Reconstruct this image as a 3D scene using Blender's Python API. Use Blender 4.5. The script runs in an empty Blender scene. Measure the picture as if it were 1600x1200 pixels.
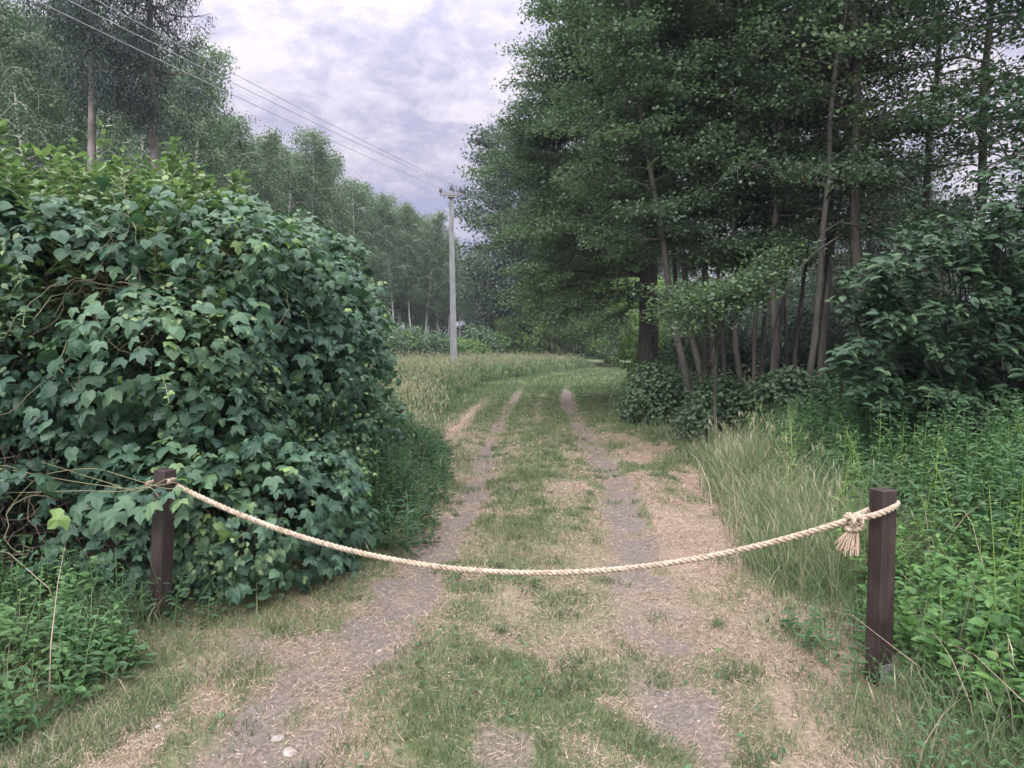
import bpy, math
import numpy as np
from mathutils import Vector, Matrix
R = math.radians
PI = math.pi
C = bpy.context.scene.collection
S = bpy.context.scene

# ------------------------------------------------------------------ camera
F, HZ, CAMH = 1150.0, 545.0, 1.6
PITCH = math.atan((600 - HZ) / F)
cam_d = bpy.data.cameras.new('camera')
cam = bpy.data.objects.new('camera', cam_d); C.objects.link(cam)
cam_d.sensor_width = 36.0; cam_d.lens = 36.0 * F / 1600.0
cam_d.clip_end = 3000; cam_d.clip_start = 0.05
cam.location = (0, 0, CAMH)
cam.rotation_euler = (PI / 2 - PITCH, 0, 0)
S.camera = cam

def ray(px, py):
    dx = (px - 800) / F; dz = (600 - py) / F
    c, s = math.cos(PITCH), math.sin(PITCH)
    return dx, c + s * dz, -s + c * dz
def P(px, py, Y):
    """world point seen at a pixel of the photo, Y metres away"""
    x, y, z = ray(px, py); t = Y / y
    return np.array([x * t, Y, CAMH + z * t])
def G(px, py):
    x, y, z = ray(px, py); t = -CAMH / z
    return np.array([x * t, y * t])

# ------------------------------------------------------------------ world
W = bpy.data.worlds.new('World'); S.world = W; W.use_nodes = True
SUN_EL, SUN_ROT = 38.0, 200.0
def build_world():
    nt = W.node_tree; n = nt.nodes; l = nt.links; n.clear()
    out = n.new('ShaderNodeOutputWorld'); bg = n.new('ShaderNodeBackground')
    l.new(bg.outputs[0], out.inputs[0])
    tc = n.new('ShaderNodeTexCoord'); sep = n.new('ShaderNodeSeparateXYZ')
    l.new(tc.outputs['Generated'], sep.inputs[0])
    def math_(op, a, b=None, c=None):
        m = n.new('ShaderNodeMath'); m.operation = op
        for i, v in enumerate((a, b, c)):
            if v is None: continue
            if isinstance(v, (int, float)): m.inputs[i].default_value = v
            else: l.new(v, m.inputs[i])
        return m.outputs[0]
    z = math_('MAXIMUM', sep.outputs[2], 0.0)
    den = math_('ADD', z, 0.34)
    u = math_('DIVIDE', sep.outputs[0], den); v = math_('DIVIDE', sep.outputs[1], den)
    cb = n.new('ShaderNodeCombineXYZ'); l.new(u, cb.inputs[0]); l.new(v, cb.inputs[1])
    cb.inputs[2].default_value = 3.3
    def noise(scale, detail, rough, vec=cb.outputs[0], dist=0.0):
        t = n.new('ShaderNodeTexNoise'); t.inputs['Scale'].default_value = scale
        t.inputs['Detail'].default_value = detail; t.inputs['Roughness'].default_value = rough
        t.inputs['Distortion'].default_value = dist
        l.new(vec, t.inputs['Vector']); return t.outputs['Fac']
    big = noise(1.1, 3, 0.5); mid = noise(7.5, 8, 0.66, dist=0.35); fine = noise(26, 4, 0.55)
    s = math_('ADD', math_('MULTIPLY', big, 0.45), math_('ADD', math_('MULTIPLY', mid, 0.70), math_('MULTIPLY', fine, 0.22)))
    rp = n.new('ShaderNodeValToRGB'); l.new(s, rp.inputs[0])
    e = rp.color_ramp.elements
    e[0].position = 0.54; e[0].color = (0.50, 0.51, 0.75, 1)
    e[1].position = 0.80; e[1].color = (0.98, 0.91, 1.02, 1)
    m1 = e.new(0.62); m1.color = (0.62, 0.60, 0.79, 1)
    m2 = e.new(0.70); m2.color = (0.78, 0.735, 0.90, 1)
    sky = n.new('ShaderNodeTexSky'); sky.sky_type = 'NISHITA'; sky.sun_disc = False
    sky.sun_elevation = R(SUN_EL); sky.sun_rotation = R(SUN_ROT)
    sk = n.new('ShaderNodeVectorMath'); sk.operation = 'SCALE'; l.new(sky.outputs[0], sk.inputs[0]); sk.inputs[3].default_value = 0.06
    mx = n.new('ShaderNodeMix'); mx.data_type = 'RGBA'; mx.inputs[0].default_value = 0.90
    l.new(sk.outputs[0], mx.inputs[6]); l.new(rp.outputs[0], mx.inputs[7])
    # sky raised overhead and behind the camera, out of view, to add light below
    zz = math_('POWER', z, 3.4)
    back = math_('MAXIMUM', math_('SUBTRACT', 0.15, sep.outputs[1]), 0.0)
    g = math_('ADD', 1.0, math_('ADD', math_('MULTIPLY', zz, 11.0), math_('MULTIPLY', back, 2.6)))
    wm = n.new('ShaderNodeMix'); wm.data_type = 'RGBA'; l.new(math_('MINIMUM', math_('MULTIPLY', math_('ADD', zz, back), 2.0), 1.0), wm.inputs[0])
    l.new(mx.outputs[2], wm.inputs[6]); wm.inputs[7].default_value = (.585, .585, .61, 1)
    fs = n.new('ShaderNodeVectorMath'); fs.operation = 'SCALE'; l.new(wm.outputs[2], fs.inputs[0]); l.new(g, fs.inputs[3])
    l.new(fs.outputs[0], bg.inputs[0]); bg.inputs[1].default_value = 0.545
build_world()
sun_d = bpy.data.lights.new('sun', 'SUN'); sun_d.energy = 1.5; sun_d.angle = R(25); sun_d.color = (1.0, 0.92, 0.84)
sun = bpy.data.objects.new('sun', sun_d); C.objects.link(sun)
_az = R(SUN_ROT); _d = Vector((math.sin(_az) * math.cos(R(SUN_EL)), math.cos(_az) * math.cos(R(SUN_EL)), math.sin(R(SUN_EL))))
sun.rotation_euler = _d.to_track_quat('Z', 'Y').to_euler()
S.view_settings.view_transform = 'Standard'; S.view_settings.look = 'None'
S.view_settings.exposure = 0.70; S.view_settings.gamma = 1.0
S.render.engine = 'CYCLES'
cy = S.cycles
cy.max_bounces = 6; cy.diffuse_bounces = 4; cy.glossy_bounces = 1; cy.transmission_bounces = 3
cy.transparent_max_bounces = 4; cy.volume_bounces = 0
cy.use_denoising = True; cy.denoising_prefilter = 'FAST'; cy.use_adaptive_sampling = True; cy.adaptive_threshold = 0.012
cy.caustics_reflective = False; cy.caustics_refractive = False

# ------------------------------------------------------------------ noise
def _h(i, j, seed):
    n = (i.astype(np.int64) * 374761393 + j.astype(np.int64) * 668265263 + seed * 974634777) & 0x7fffffff
    n = ((n ^ (n >> 13)) * 1274126177) & 0x7fffffff
    return ((n ^ (n >> 16)) & 0xffff) / 65535.0
def vnoise(x, y, seed=0):
    x = np.asarray(x, float); y = np.asarray(y, float)
    i = np.floor(x); j = np.floor(y); u = x - i; v = y - j
    u = u * u * (3 - 2 * u); v = v * v * (3 - 2 * v)
    a = _h(i, j, seed); b = _h(i + 1, j, seed); c = _h(i, j + 1, seed); d = _h(i + 1, j + 1, seed)
    return (a * (1 - u) + b * u) * (1 - v) + (c * (1 - u) + d * u) * v
def fbm(x, y, seed=0, o=4):
    s = 0; a = 0.5; t = 0
    for k in range(o):
        s = s + a * vnoise(np.asarray(x) * 2 ** k, np.asarray(y) * 2 ** k, seed + k * 17); t += a; a *= 0.55
    return s / t
def sst(a, b, x):
    t = np.clip((x - a) / (b - a), 0, 1); return t * t * (3 - 2 * t)

# ------------------------------------------------------------------ layout of the track
LR_Y = np.array([1.5, 2.8, 4.0, 4.9, 6.5, 8.6, 11.9, 19.4, 30.7, 42, 52, 75])
LR_X = np.array([-1.35, -1.02, -.84, -.70, -.54, -.42, -.36, -.17, .45, 2.0, 4.6, 12.0])
LR_W = np.array([.34, .33, .29, .25, .22, .19, .17, .19, .11, .2, .2, .2])
RR_X = np.array([.5, .66, .80, .88, 1.02, 1.25, 1.35, 1.50, 2.25, 3.9, 6.4, 13.5])
RR_W = np.array([.22, .22, .22, .22, .24, .25, .22, .24, .12, .2, .2, .2])
def lrx(y): return np.interp(y, LR_Y, LR_X)
def rrx(y): return np.interp(y, LR_Y, RR_X)
# edges where the tall growth begins
LE_Y = np.array([1.5, 3.0, 3.6, 4.3, 5.2, 6.5, 8.2, 11, 14, 19, 24, 33, 46, 60, 80])
LE_X = np.array([-2.2, -2.0, -1.85, -1.45, -1.15, -1.0, -.95, -1.3, -1.75, -2.1, -2.2, -1.6, 1.0, 5.5, 12])
RE_Y = np.array([1.5, 2.9, 4.0, 5.5, 7.2, 9.0, 11.9, 14, 19, 25, 33, 46, 60, 80])
RE_X = np.array([1.45, 1.6, 1.72, 1.70, 1.95, 2.5, 2.9, 2.6, 3.0, 3.6, 4.8, 7.5, 12, 18])
def lex(y): return np.interp(y, LE_Y, LE_X) + (fbm(np.asarray(y) * 1.1, np.asarray(y) * 0 + 3, 201, 3) - .5) * (.35 + .03 * np.asarray(y))
def rex(y): return np.interp(y, RE_Y, RE_X) + (fbm(np.asarray(y) * 1.3, np.asarray(y) * 0 + 7, 203, 3) - .5) * (.45 + .03 * np.asarray(y))

def gz(x, y):
    x = np.asarray(x, float); y = np.asarray(y, float)
    z = (fbm(x * .35, y * .35, 5, 2) - .5) * .10
    z = z + (fbm(x * 2.3, y * 2.3, 9, 3) - .5) * .045
    z = z - .07 * np.exp(-((x - lrx(y)) / .28) ** 2) - .06 * np.exp(-((x - rrx(y)) / .30) ** 2)
    z = z + .06 * sst(0, .8, lex(y) - x) + .08 * sst(0, 1.2, x - rex(y))
    return z * sst(200, 80, y)

def masks(x, y):
    """soil, green cover, litter of the wood floor: each 0..1"""
    n1 = fbm(x * 1.1, y * .8, 21, 4); n2 = fbm(x * 3.7, y * 3.0, 33, 3); n3 = fbm(x * .5, y * .3, 41, 3)
    wl = np.interp(y, LR_Y, LR_W); wr = np.interp(y, LR_Y, RR_W)
    dl = np.abs(x - lrx(y) + (n2 - .5) * .28) / wl
    dr = np.abs(x - rrx(y) + (n2 - .5) * .36) / wr
    near = sst(3.1, 2.2, y)
    gapL = sst(.42, .28, fbm(x * 1.6, y * 1.2, 57, 3)) * .5 + sst(14, 17, y) * sst(.62, .5, fbm(y * .16, x * 0, 77, 2)) * .4
    gapR = sst(.56, .42, fbm(x * 1.1, y * .75, 55, 3)) * .95
    soil = sst(1.05, .45, dl) * (1 - gapL) * sst(33, 29, y)
    soil = np.maximum(soil, sst(1.2, .5, dr) * (1 - gapR) * sst(33, 28, y))
    soil = np.maximum(soil, .6 * sst(.68, .76, fbm(x * 1.9, y * 1.5, 58, 4)) * sst(12, 8, y))
    soil = soil * (.55 + .45 * sst(.3, .55, fbm(x * 7, y * 7, 59, 3)))
    # green: middle strip, edge strips; dry straw elsewhere, greener with distance
    cx = (lrx(y) + rrx(y)) * .5
    mid = np.exp(-((x - cx + (n1 - .5) * .6) / .62) ** 2)
    g = .33 + .58 * mid * sst(.28, .62, n2 * .5 + n1 * .5)
    g = np.maximum(g, .9 * sst(.42, .56, fbm(x * 1.5, y * 1.2, 63, 3) + (n2 - .5) * .5))
    g = np.where(x > rrx(y) + .25, g * sst(.36, .56, fbm(x * 1.6, y * .9, 61, 3)) * 1.1, g)
    g = np.where(x < lrx(y) - .2, g * .75, g)
    far = sst(9, 20, y)
    g = g * (1 - far) + far * np.clip(.68 + .6 * n2, 0, 1)
    st3 = np.exp(-((x - (lrx(y) - .85)) / .17) ** 2) * sst(9, 11, y) * sst(26, 18, y)
    soil = np.maximum(soil, sst(1.3, .6, dl) * sst(21, 23, y) * sst(33, 25, y) * .9); soil = np.maximum(soil, sst(1.5, .7, dr) * sst(19, 21, y) * sst(35, 26, y))
    st4 = np.exp(-((x - cx) / .12) ** 2) * sst(14, 17, y) * sst(30, 22, y) * .35
    dry = sst(.55, .4, n3) * sst(13, 9, y) * .5
    g = g * (1 - st3) * (1 - st4) * (1 - dry)
    g = g * (1 - soil * .93)
    out = np.maximum(sst(.0, .5, lex(y) - x), sst(.0, .7, x - rex(y)))
    g = np.maximum(g, out * .8)
    soil = soil * (1 - out)
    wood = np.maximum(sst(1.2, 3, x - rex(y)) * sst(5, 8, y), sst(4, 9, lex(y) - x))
    return np.clip(soil, 0, 1), np.clip(g, 0, 1), wood

# ------------------------------------------------------------------ mesh helpers
def mesh_np(name, V, faces, mats, parent=None, tint=None, smooth=False, fmat=None, colattr=None):
    """faces: list of (M,k) int arrays"""
    V = np.asarray(V, np.float32); me = bpy.data.meshes.new(name)
    faces = [f for f in faces if len(f)]
    loops = np.concatenate([f.ravel() for f in faces]).astype(np.int32)
    counts = np.concatenate([np.full(len(f), f.shape[1], np.int32) for f in faces])
    starts = np.concatenate([[0], np.cumsum(counts)[:-1]]).astype(np.int32)
    me.vertices.add(len(V)); me.vertices.foreach_set('co', V.ravel())
    me.loops.add(len(loops)); me.loops.foreach_set('vertex_index', loops)
    me.polygons.add(len(counts)); me.polygons.foreach_set('loop_start', starts)
    try: me.polygons.foreach_set('loop_total', counts)
    except Exception: pass
    if fmat is not None: me.polygons.foreach_set('material_index', np.asarray(fmat, np.int32))
    me.polygons.foreach_set('use_smooth', np.full(len(counts), smooth, bool))
    if tint is not None:
        a = me.attributes.new('tint', 'FLOAT', 'POINT'); a.data.foreach_set('value', np.asarray(tint, np.float32))
    if colattr is not None:
        a = me.attributes.new('cover', 'FLOAT_COLOR', 'POINT'); a.data.foreach_set('color', np.asarray(colattr, np.float32).ravel())
    me.update(calc_edges=True); me.validate()
    for m in (mats if isinstance(mats, (list, tuple)) else [mats]): me.materials.append(m)
    o = bpy.data.objects.new(name, me); C.objects.link(o)
    if parent is not None: o.parent = parent
    return o

class Acc:
    """collects arrays of vertices, faces and tints"""
    def __init__(s): s.V = []; s.F = {}; s.T = []; s.n = 0
    def add(s, V, F, t=None):
        V = np.asarray(V, np.float32).reshape(-1, 3); F = np.asarray(F)
        s.V.append(V); s.F.setdefault(F.shape[1], []).append(F + s.n)
        s.T.append(np.full(len(V), .5, np.float32) if t is None else np.broadcast_to(np.asarray(t, np.float32), (len(V),)))
        s.n += len(V)
    def tube(s, P_, r, sides=6, t=None, cap=True):
        P_ = np.asarray(P_, float); K = len(P_); r = np.broadcast_to(np.asarray(r, float), (K,))
        T = np.gradient(P_, axis=0); T /= np.linalg.norm(T, axis=1)[:, None] + 1e-9
        ref = np.array([0, 0, 1.]) if abs(T[:, 2]).mean() < .8 else np.array([1., 0, 0])
        U = np.cross(T, ref); U /= np.linalg.norm(U, axis=1)[:, None] + 1e-9
        B = np.cross(T, U)
        a = np.arange(sides) * 2 * PI / sides
        ring = P_[:, None] + r[:, None, None] * (np.cos(a)[None, :, None] * U[:, None] + np.sin(a)[None, :, None] * B[:, None])
        V = ring.reshape(-1, 3)
        k = np.arange(K - 1)[:, None] * sides; j = np.arange(sides)[None]; j2 = (j + 1) % sides
        F = np.stack([k + j, k + j2, k + sides + j2, k + sides + j], -1).reshape(-1, 4)
        if t is not None: t = np.repeat(np.broadcast_to(t, (K,)), sides)
        s.add(V, F, t)
        if cap and sides > 3:
            if sides == 4: s.add(V[:4], [[3, 2, 1, 0]]); s.add(V[-4:], [[0, 1, 2, 3]])
            else:
                c = np.arange(1, sides - 1)
                s.add(V[:sides], np.stack([c * 0, c + 1, c], -1)); s.add(V[-sides:], np.stack([c * 0, c, c + 1], -1))
    def leaves(s, pos, nrm, tip, size, tpl, tint, wide=1.0):
        """place a leaf template (V in x,y(length),z ; F) at each pos"""
        tv, tf = tpl
        pos = np.asarray(pos, float); N = len(pos)
        if N == 0: return
        nrm = nrm / (np.linalg.norm(nrm, axis=1)[:, None] + 1e-9)
        tip = tip - nrm * (tip * nrm).sum(1)[:, None]; tip /= np.linalg.norm(tip, axis=1)[:, None] + 1e-9
        sx = np.cross(tip, nrm)
        size = np.broadcast_to(size, (N,)); wide = np.broadcast_to(wide, (N,))
        V = (pos[:, None] + size[:, None, None] * (tv[None, :, 0, None] * wide[:, None, None] * sx[:, None] +
             tv[None, :, 1, None] * tip[:, None] + tv[None, :, 2, None] * nrm[:, None]))
        k = len(tv)
        Fc = (tf[None] + (np.arange(N) * k)[:, None, None]).reshape(-1, tf.shape[1])
        s.add(V.reshape(-1, 3), Fc, np.repeat(np.broadcast_to(tint, (N,)), k))
    def build(s, name, mat, parent=None, smooth=False):
        return mesh_np(name, np.concatenate(s.V), [np.concatenate(f) for f in s.F.values()], mat, parent,
                       np.concatenate(s.T), smooth)

def A(*r): return np.array(r)
def norm(v): return v / (np.linalg.norm(v) + 1e-9)
# leaf templates
T_RH = (A([0, 0, 0], [.36, .5, .07], [0, 1, -.04], [-.36, .5, .07]), A([0, 1, 2, 3]))
T_RND = (A([0, 0, 0], [.40, .28, .05], [.34, .75, .03], [0, 1, -.06], [-.34, .75, .03], [-.40, .28, .05]), A([0, 1, 2, 3], [0, 3, 4, 5]))
T_LAN = (A([0, 0, 0], [.17, .28, .05], [.13, .62, .02], [0, 1, -.14], [-.13, .62, .02], [-.17, .28, .05]), A([0, 1, 2, 3], [0, 3, 4, 5]))
T_OVA = (A([0, 0, 0], [.21, .18, .05], [.29, .45, .06], [.19, .75, .01], [0, 1.03, -.14], [-.19, .75, .01], [-.29, .45, .06], [-.21, .18, .05], [0, .5, 0]),
         A([0, 1, 8], [1, 2, 8], [2, 3, 8], [3, 4, 8], [4, 5, 8], [5, 6, 8], [6, 7, 8], [7, 0, 8]))
_hop = [(0, 0, 0), (.16, -.14, -.02), (.42, -.08, -.05), (.56, .16, -.10), (.70, .44, -.2), (.40, .42, -.03), (.26, .46, 0), (.27, .74, -.03), (.14, .9, -.1), (0, 1.08, -.22)]
_hv = _hop + [(-x, y, z) for x, y, z in _hop[1:-1][::-1]] + [(0, .34, .07)]
T_HOP = (np.array(_hv, float), np.array([[i, (i + 1) % 18, 18] for i in range(18)]))
_hrt = [(0, 0, 0), (.20, -.13, -.02), (.44, .02, -.06), (.50, .32, -.08), (.34, .66, -.06), (0, 1.02, -.2)]
_hv2 = _hrt + [(-x, y, z) for x, y, z in _hrt[1:-1][::-1]] + [(0, .34, .06)]
T_HRT = (np.array(_hv2, float), np.array([[i, (i + 1) % 10, 10] for i in range(10)]))
T_NDL = (A([0, 0, 0], [.09, .5, .02], [0, 1, 0], [-.09, .5, .02]), A([0, 1, 2, 3]))

# ------------------------------------------------------------------ materials
def mat(name): 
    m = bpy.data.materials.new(name); m.use_nodes = True; m.node_tree.nodes.clear(); return m
def leaf_mat(name, stops, rough=.5, trans=.25, spec=.35, tcol=(1.1, 1.3, .75)):
    """colour picked by the leaf's own 'tint' through a ramp"""
    m = mat(name); n = m.node_tree.nodes; l = m.node_tree.links
    out = n.new('ShaderNodeOutputMaterial'); at = n.new('ShaderNodeAttribute'); at.attribute_name = 'tint'
    rp = n.new('ShaderNodeValToRGB'); l.new(at.outputs['Fac'], rp.inputs[0])
    e = rp.color_ramp.elements
    e[0].position = stops[0][0]; e[0].color = (*stops[0][1], 1)
    e[1].position = stops[-1][0]; e[1].color = (*stops[-1][1], 1)
    for p_, c_ in stops[1:-1]: q = e.new(p_); q.color = (*c_, 1)
    b = n.new('ShaderNodeBsdfPrincipled'); b.inputs['Roughness'].default_value = rough
    b.inputs['Specular IOR Level'].default_value = spec
    l.new(rp.outputs[0], b.inputs['Base Color'])
    if trans > 0:
        t = n.new('ShaderNodeBsdfTranslucent'); mu = n.new('ShaderNodeMix'); mu.data_type = 'RGBA'; mu.blend_type = 'MULTIPLY'
        mu.inputs[0].default_value = 1; l.new(rp.outputs[0], mu.inputs[6]); mu.inputs[7].default_value = (*tcol, 1)
        l.new(mu.outputs[2], t.inputs[0])
        ms = n.new('ShaderNodeMixShader'); ms.inputs[0].default_value = trans
        l.new(b.outputs[0], ms.inputs[1]); l.new(t.outputs[0], ms.inputs[2]); l.new(ms.outputs[0], out.inputs[0])
    else: l.new(b.outputs[0], out.inputs[0])
    return m
def surf_mat(name, c1, c2, scale=8, rough=.8, stretch=(1, 1, 1), bump=.2, c3=None, detail=5, spec=.2, pos=(.35, .65)):
    m = mat(name); n = m.node_tree.nodes; l = m.node_tree.links
    out = n.new('ShaderNodeOutputMaterial'); tc = n.new('ShaderNodeTexCoord'); mp = n.new('ShaderNodeMapping')
    mp.inputs['Scale'].default_value = stretch; l.new(tc.outputs['Object'], mp.inputs[0])
    t = n.new('ShaderNodeTexNoise'); t.inputs['Scale'].default_value = scale; t.inputs['Detail'].default_value = detail
    t.inputs['Roughness'].default_value = .6
    l.new(mp.outputs[0], t.inputs['Vector']); rp = n.new('ShaderNodeValToRGB'); l.new(t.outputs['Fac'], rp.inputs[0])
    e = rp.color_ramp.elements; e[0].position = pos[0]; e[0].color = (*c1, 1); e[1].position = pos[1]; e[1].color = (*c2, 1)
    if c3: q = e.new((pos[0] + pos[1]) / 2); q.color = (*c3, 1)
    b = n.new('ShaderNodeBsdfPrincipled'); b.inputs['Roughness'].default_value = rough; b.inputs['Specular IOR Level'].default_value = spec
    l.new(rp.outputs[0], b.inputs['Base Color'])
    if bump:
        bp = n.new('ShaderNodeBump'); bp.inputs['Strength'].default_value = bump; bp.inputs['Distance'].default_value = .02
        l.new(t.outputs['Fac'], bp.inputs['Height']); l.new(bp.outputs[0], b.inputs['Normal'])
    l.new(b.outputs[0], out.inputs[0]); return m

M = {}
M['hop'] = leaf_mat('hop_leaf', [(0, (.028, .064, .048)), (.35, (.052, .108, .070)), (.7, (.092, .166, .092)), (1, (.20, .30, .095))], .5, .22, .35)
M['shrub_light'] = leaf_mat('shrub_leaf_light', [(0, (.070, .120, .070)), (.5, (.130, .200, .100)), (1, (.23, .31, .14))], .45, .3, .4)
M['shrub_dark'] = leaf_mat('shrub_leaf_dark', [(0, (.028, .058, .036)), (.6, (.045, .088, .05)), (1, (.085, .14, .065))], .5, .18, .3)
M['alder'] = leaf_mat('alder_leaf', [(0, (.058, .095, .068)), (.5, (.098, .148, .098)), (.85, (.145, .205, .115)), (1, (.20, .275, .12))], .55, .33, .3)
M['oak'] = leaf_mat('oak_leaf', [(0, (.038, .066, .046)), (.6, (.062, .102, .066)), (1, (.10, .155, .08))], .5, .2)
M['birch'] = leaf_mat('birch_leaf', [(0, (.072, .118, .078)), (.5, (.115, .175, .105)), (1, (.17, .24, .13))], .55, .3)
M['bright'] = leaf_mat('bright_leaf', [(0, (.08, .145, .055)), (.5, (.14, .23, .07)), (1, (.23, .34, .085))], .5, .3)
M['spruce'] = leaf_mat('spruce_needle', [(0, (.030, .048, .052)), (.6, (.055, .078, .076)), (1, (.09, .115, .10))], .6, .1)
M['nettle'] = leaf_mat('nettle_leaf', [(0, (.038, .085, .045)), (.5, (.062, .135, .062)), (1, (.11, .20, .075))], .5, .25)
M['bramble'] = leaf_mat('bramble_leaf', [(0, (.045, .105, .042)), (.5, (.080, .175, .055)), (1, (.17, .285, .07))], .45, .28)
M['grass'] = leaf_mat('grass_blade', [(0, (.062, .098, .050)), (.45, (.112, .150, .074)), (.7, (.20, .215, .115)), (1, (.42, .34, .22))], .55, .25)
M['straw'] = leaf_mat('dry_grass', [(0, (.15, .108, .086)), (.5, (.38, .28, .223)), (1, (.64, .50, .42))], .6, .15, .3, (1, .95, .85))
M['tall'] = leaf_mat('tall_grass', [(0, (.05, .10, .05)), (.45, (.105, .16, .08)), (.75, (.20, .235, .125)), (1, (.44, .39, .30))], .55, .25)
M['twig'] = leaf_mat('dry_twig', [(0, (.07, .05, .045)), (.5, (.16, .125, .10)), (1, (.26, .27, .15))], .75, 0)
M['bark'] = surf_mat('grey_bark', (.042, .040, .037), (.105, .098, .090), 6, .85, (1, 1, .25), .4)
M['bark_dark'] = surf_mat('dark_bark', (.035, .032, .030), (.085, .078, .070), 5, .9, (1, 1, .25), .5)
M['bark_spruce'] = surf_mat('spruce_bark', (.10, .088, .085), (.23, .205, .20), 6, .85, (1, 1, .4), .4)
M['bark_birch'] = surf_mat('birch_bark', (.08, .075, .07), (.72, .70, .68), 2.2, .6, (1, 1, 4), .15, detail=4, pos=(.34, .42))

def mat_ground():
    m = mat('earth'); n = m.node_tree.nodes; l = m.node_tree.links
    out = n.new('ShaderNodeOutputMaterial'); b = n.new('ShaderNodeBsdfPrincipled'); l.new(b.outputs[0], out.inputs[0])
    b.inputs['Roughness'].default_value = .9; b.inputs['Specular IOR Level'].default_value = .15
    tc = n.new('ShaderNodeTexCoord'); at = n.new('ShaderNodeAttribute'); at.attribute_name = 'cover'
    sp = n.new('ShaderNodeSeparateColor'); l.new(at.outputs['Color'], sp.inputs[0])
    def noise(s, d=6, r=.6):
        t = n.new('ShaderNodeTexNoise'); t.inputs['Scale'].default_value = s; t.inputs['Detail'].default_value = d
        t.inputs['Roughness'].default_value = r; l.new(tc.outputs['Object'], t.inputs['Vector']); return t.outputs['Fac']
    def ramp(f, a, c1, b_, c2, c3=None):
        r_ = n.new('ShaderNodeValToRGB'); l.new(f, r_.inputs[0]); e = r_.color_ramp.elements
        e[0].position = a; e[0].color = (*c1, 1); e[1].position = b_; e[1].color = (*c2, 1)
        if c3: q = e.new((a + b_) / 2); q.color = (*c3, 1)
        return r_.outputs[0]
    def mixc(f, a, c):
        x = n.new('ShaderNodeMix'); x.data_type = 'RGBA'; l.new(f, x.inputs[0]); l.new(a, x.inputs[6]); l.new(c, x.inputs[7]); return x.outputs[2]
    nf = noise(38, 8, .7); nc = noise(9, 6, .65); nb = noise(2.2, 4)
    soil = ramp(nf, .3, (.085, .068, .062), .72, (.235, .195, .178), (.15, .123, .112))
    straw = ramp(nf, .3, (.145, .108, .088), .7, (.37, .275, .222), (.25, .185, .148))
    green = ramp(nc, .3, (.07, .10, .045), .7, (.13, .165, .075))
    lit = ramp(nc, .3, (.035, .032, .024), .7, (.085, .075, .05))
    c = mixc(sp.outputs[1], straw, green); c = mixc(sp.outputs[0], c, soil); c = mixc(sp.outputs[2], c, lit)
    l.new(c, b.inputs['Base Color'])
    bp = n.new('ShaderNodeBump'); bp.inputs['Strength'].default_value = .7; bp.inputs['Distance'].default_value = .02
    mt = n.new('ShaderNodeMath'); mt.operation = 'ADD'; l.new(nf, mt.inputs[0]); l.new(nc, mt.inputs[1])
    l.new(mt.outputs[0], bp.inputs['Height']); l.new(bp.outputs[0], b.inputs['Normal'])
    return m
M['earth'] = mat_ground()

# ------------------------------------------------------------------ tags
def tag(o, label=None, cat=None, group=None, kind=None):
    if label: o['label'] = label
    if cat: o['category'] = cat
    if group: o['group'] = group
    if kind: o['kind'] = kind
    return o
def empty(name, loc, rz=0):
    o = bpy.data.objects.new(name, None); C.objects.link(o); o.location = loc; o.rotation_euler = (0, 0, rz); o.empty_display_size = .3
    return o
def copy_tree(o, parent=None):
    c = o.copy(); C.objects.link(c); c.parent = parent
    for ch in o.children: copy_tree(ch, c)
    return c

# ------------------------------------------------------------------ ground
def build_ground():
    nx, ny = 520, 640
    u = np.linspace(-1, 1, nx); X = np.sinh(u * 7.2) / math.sinh(7.2) * 420
    # spacing: fine near x=0
    v = np.linspace(0, 1, ny); Y = 1.2 + (np.exp(v * 6.2) - 1) / (math.exp(6.2) - 1) * 900
    Y = np.concatenate([[-400, -120, -40, -15, -6, -2, 0], Y]); ny = len(Y)
    XX, YY = np.meshgrid(X, Y)
    x = XX.ravel(); y = YY.ravel()
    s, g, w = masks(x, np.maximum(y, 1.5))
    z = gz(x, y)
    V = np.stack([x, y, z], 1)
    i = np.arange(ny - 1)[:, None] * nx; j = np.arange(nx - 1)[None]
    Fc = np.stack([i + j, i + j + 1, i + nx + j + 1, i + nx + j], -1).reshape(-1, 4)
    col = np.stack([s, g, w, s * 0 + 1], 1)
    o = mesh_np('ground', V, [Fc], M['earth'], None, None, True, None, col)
    tag(o, kind='structure')
build_ground()

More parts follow.
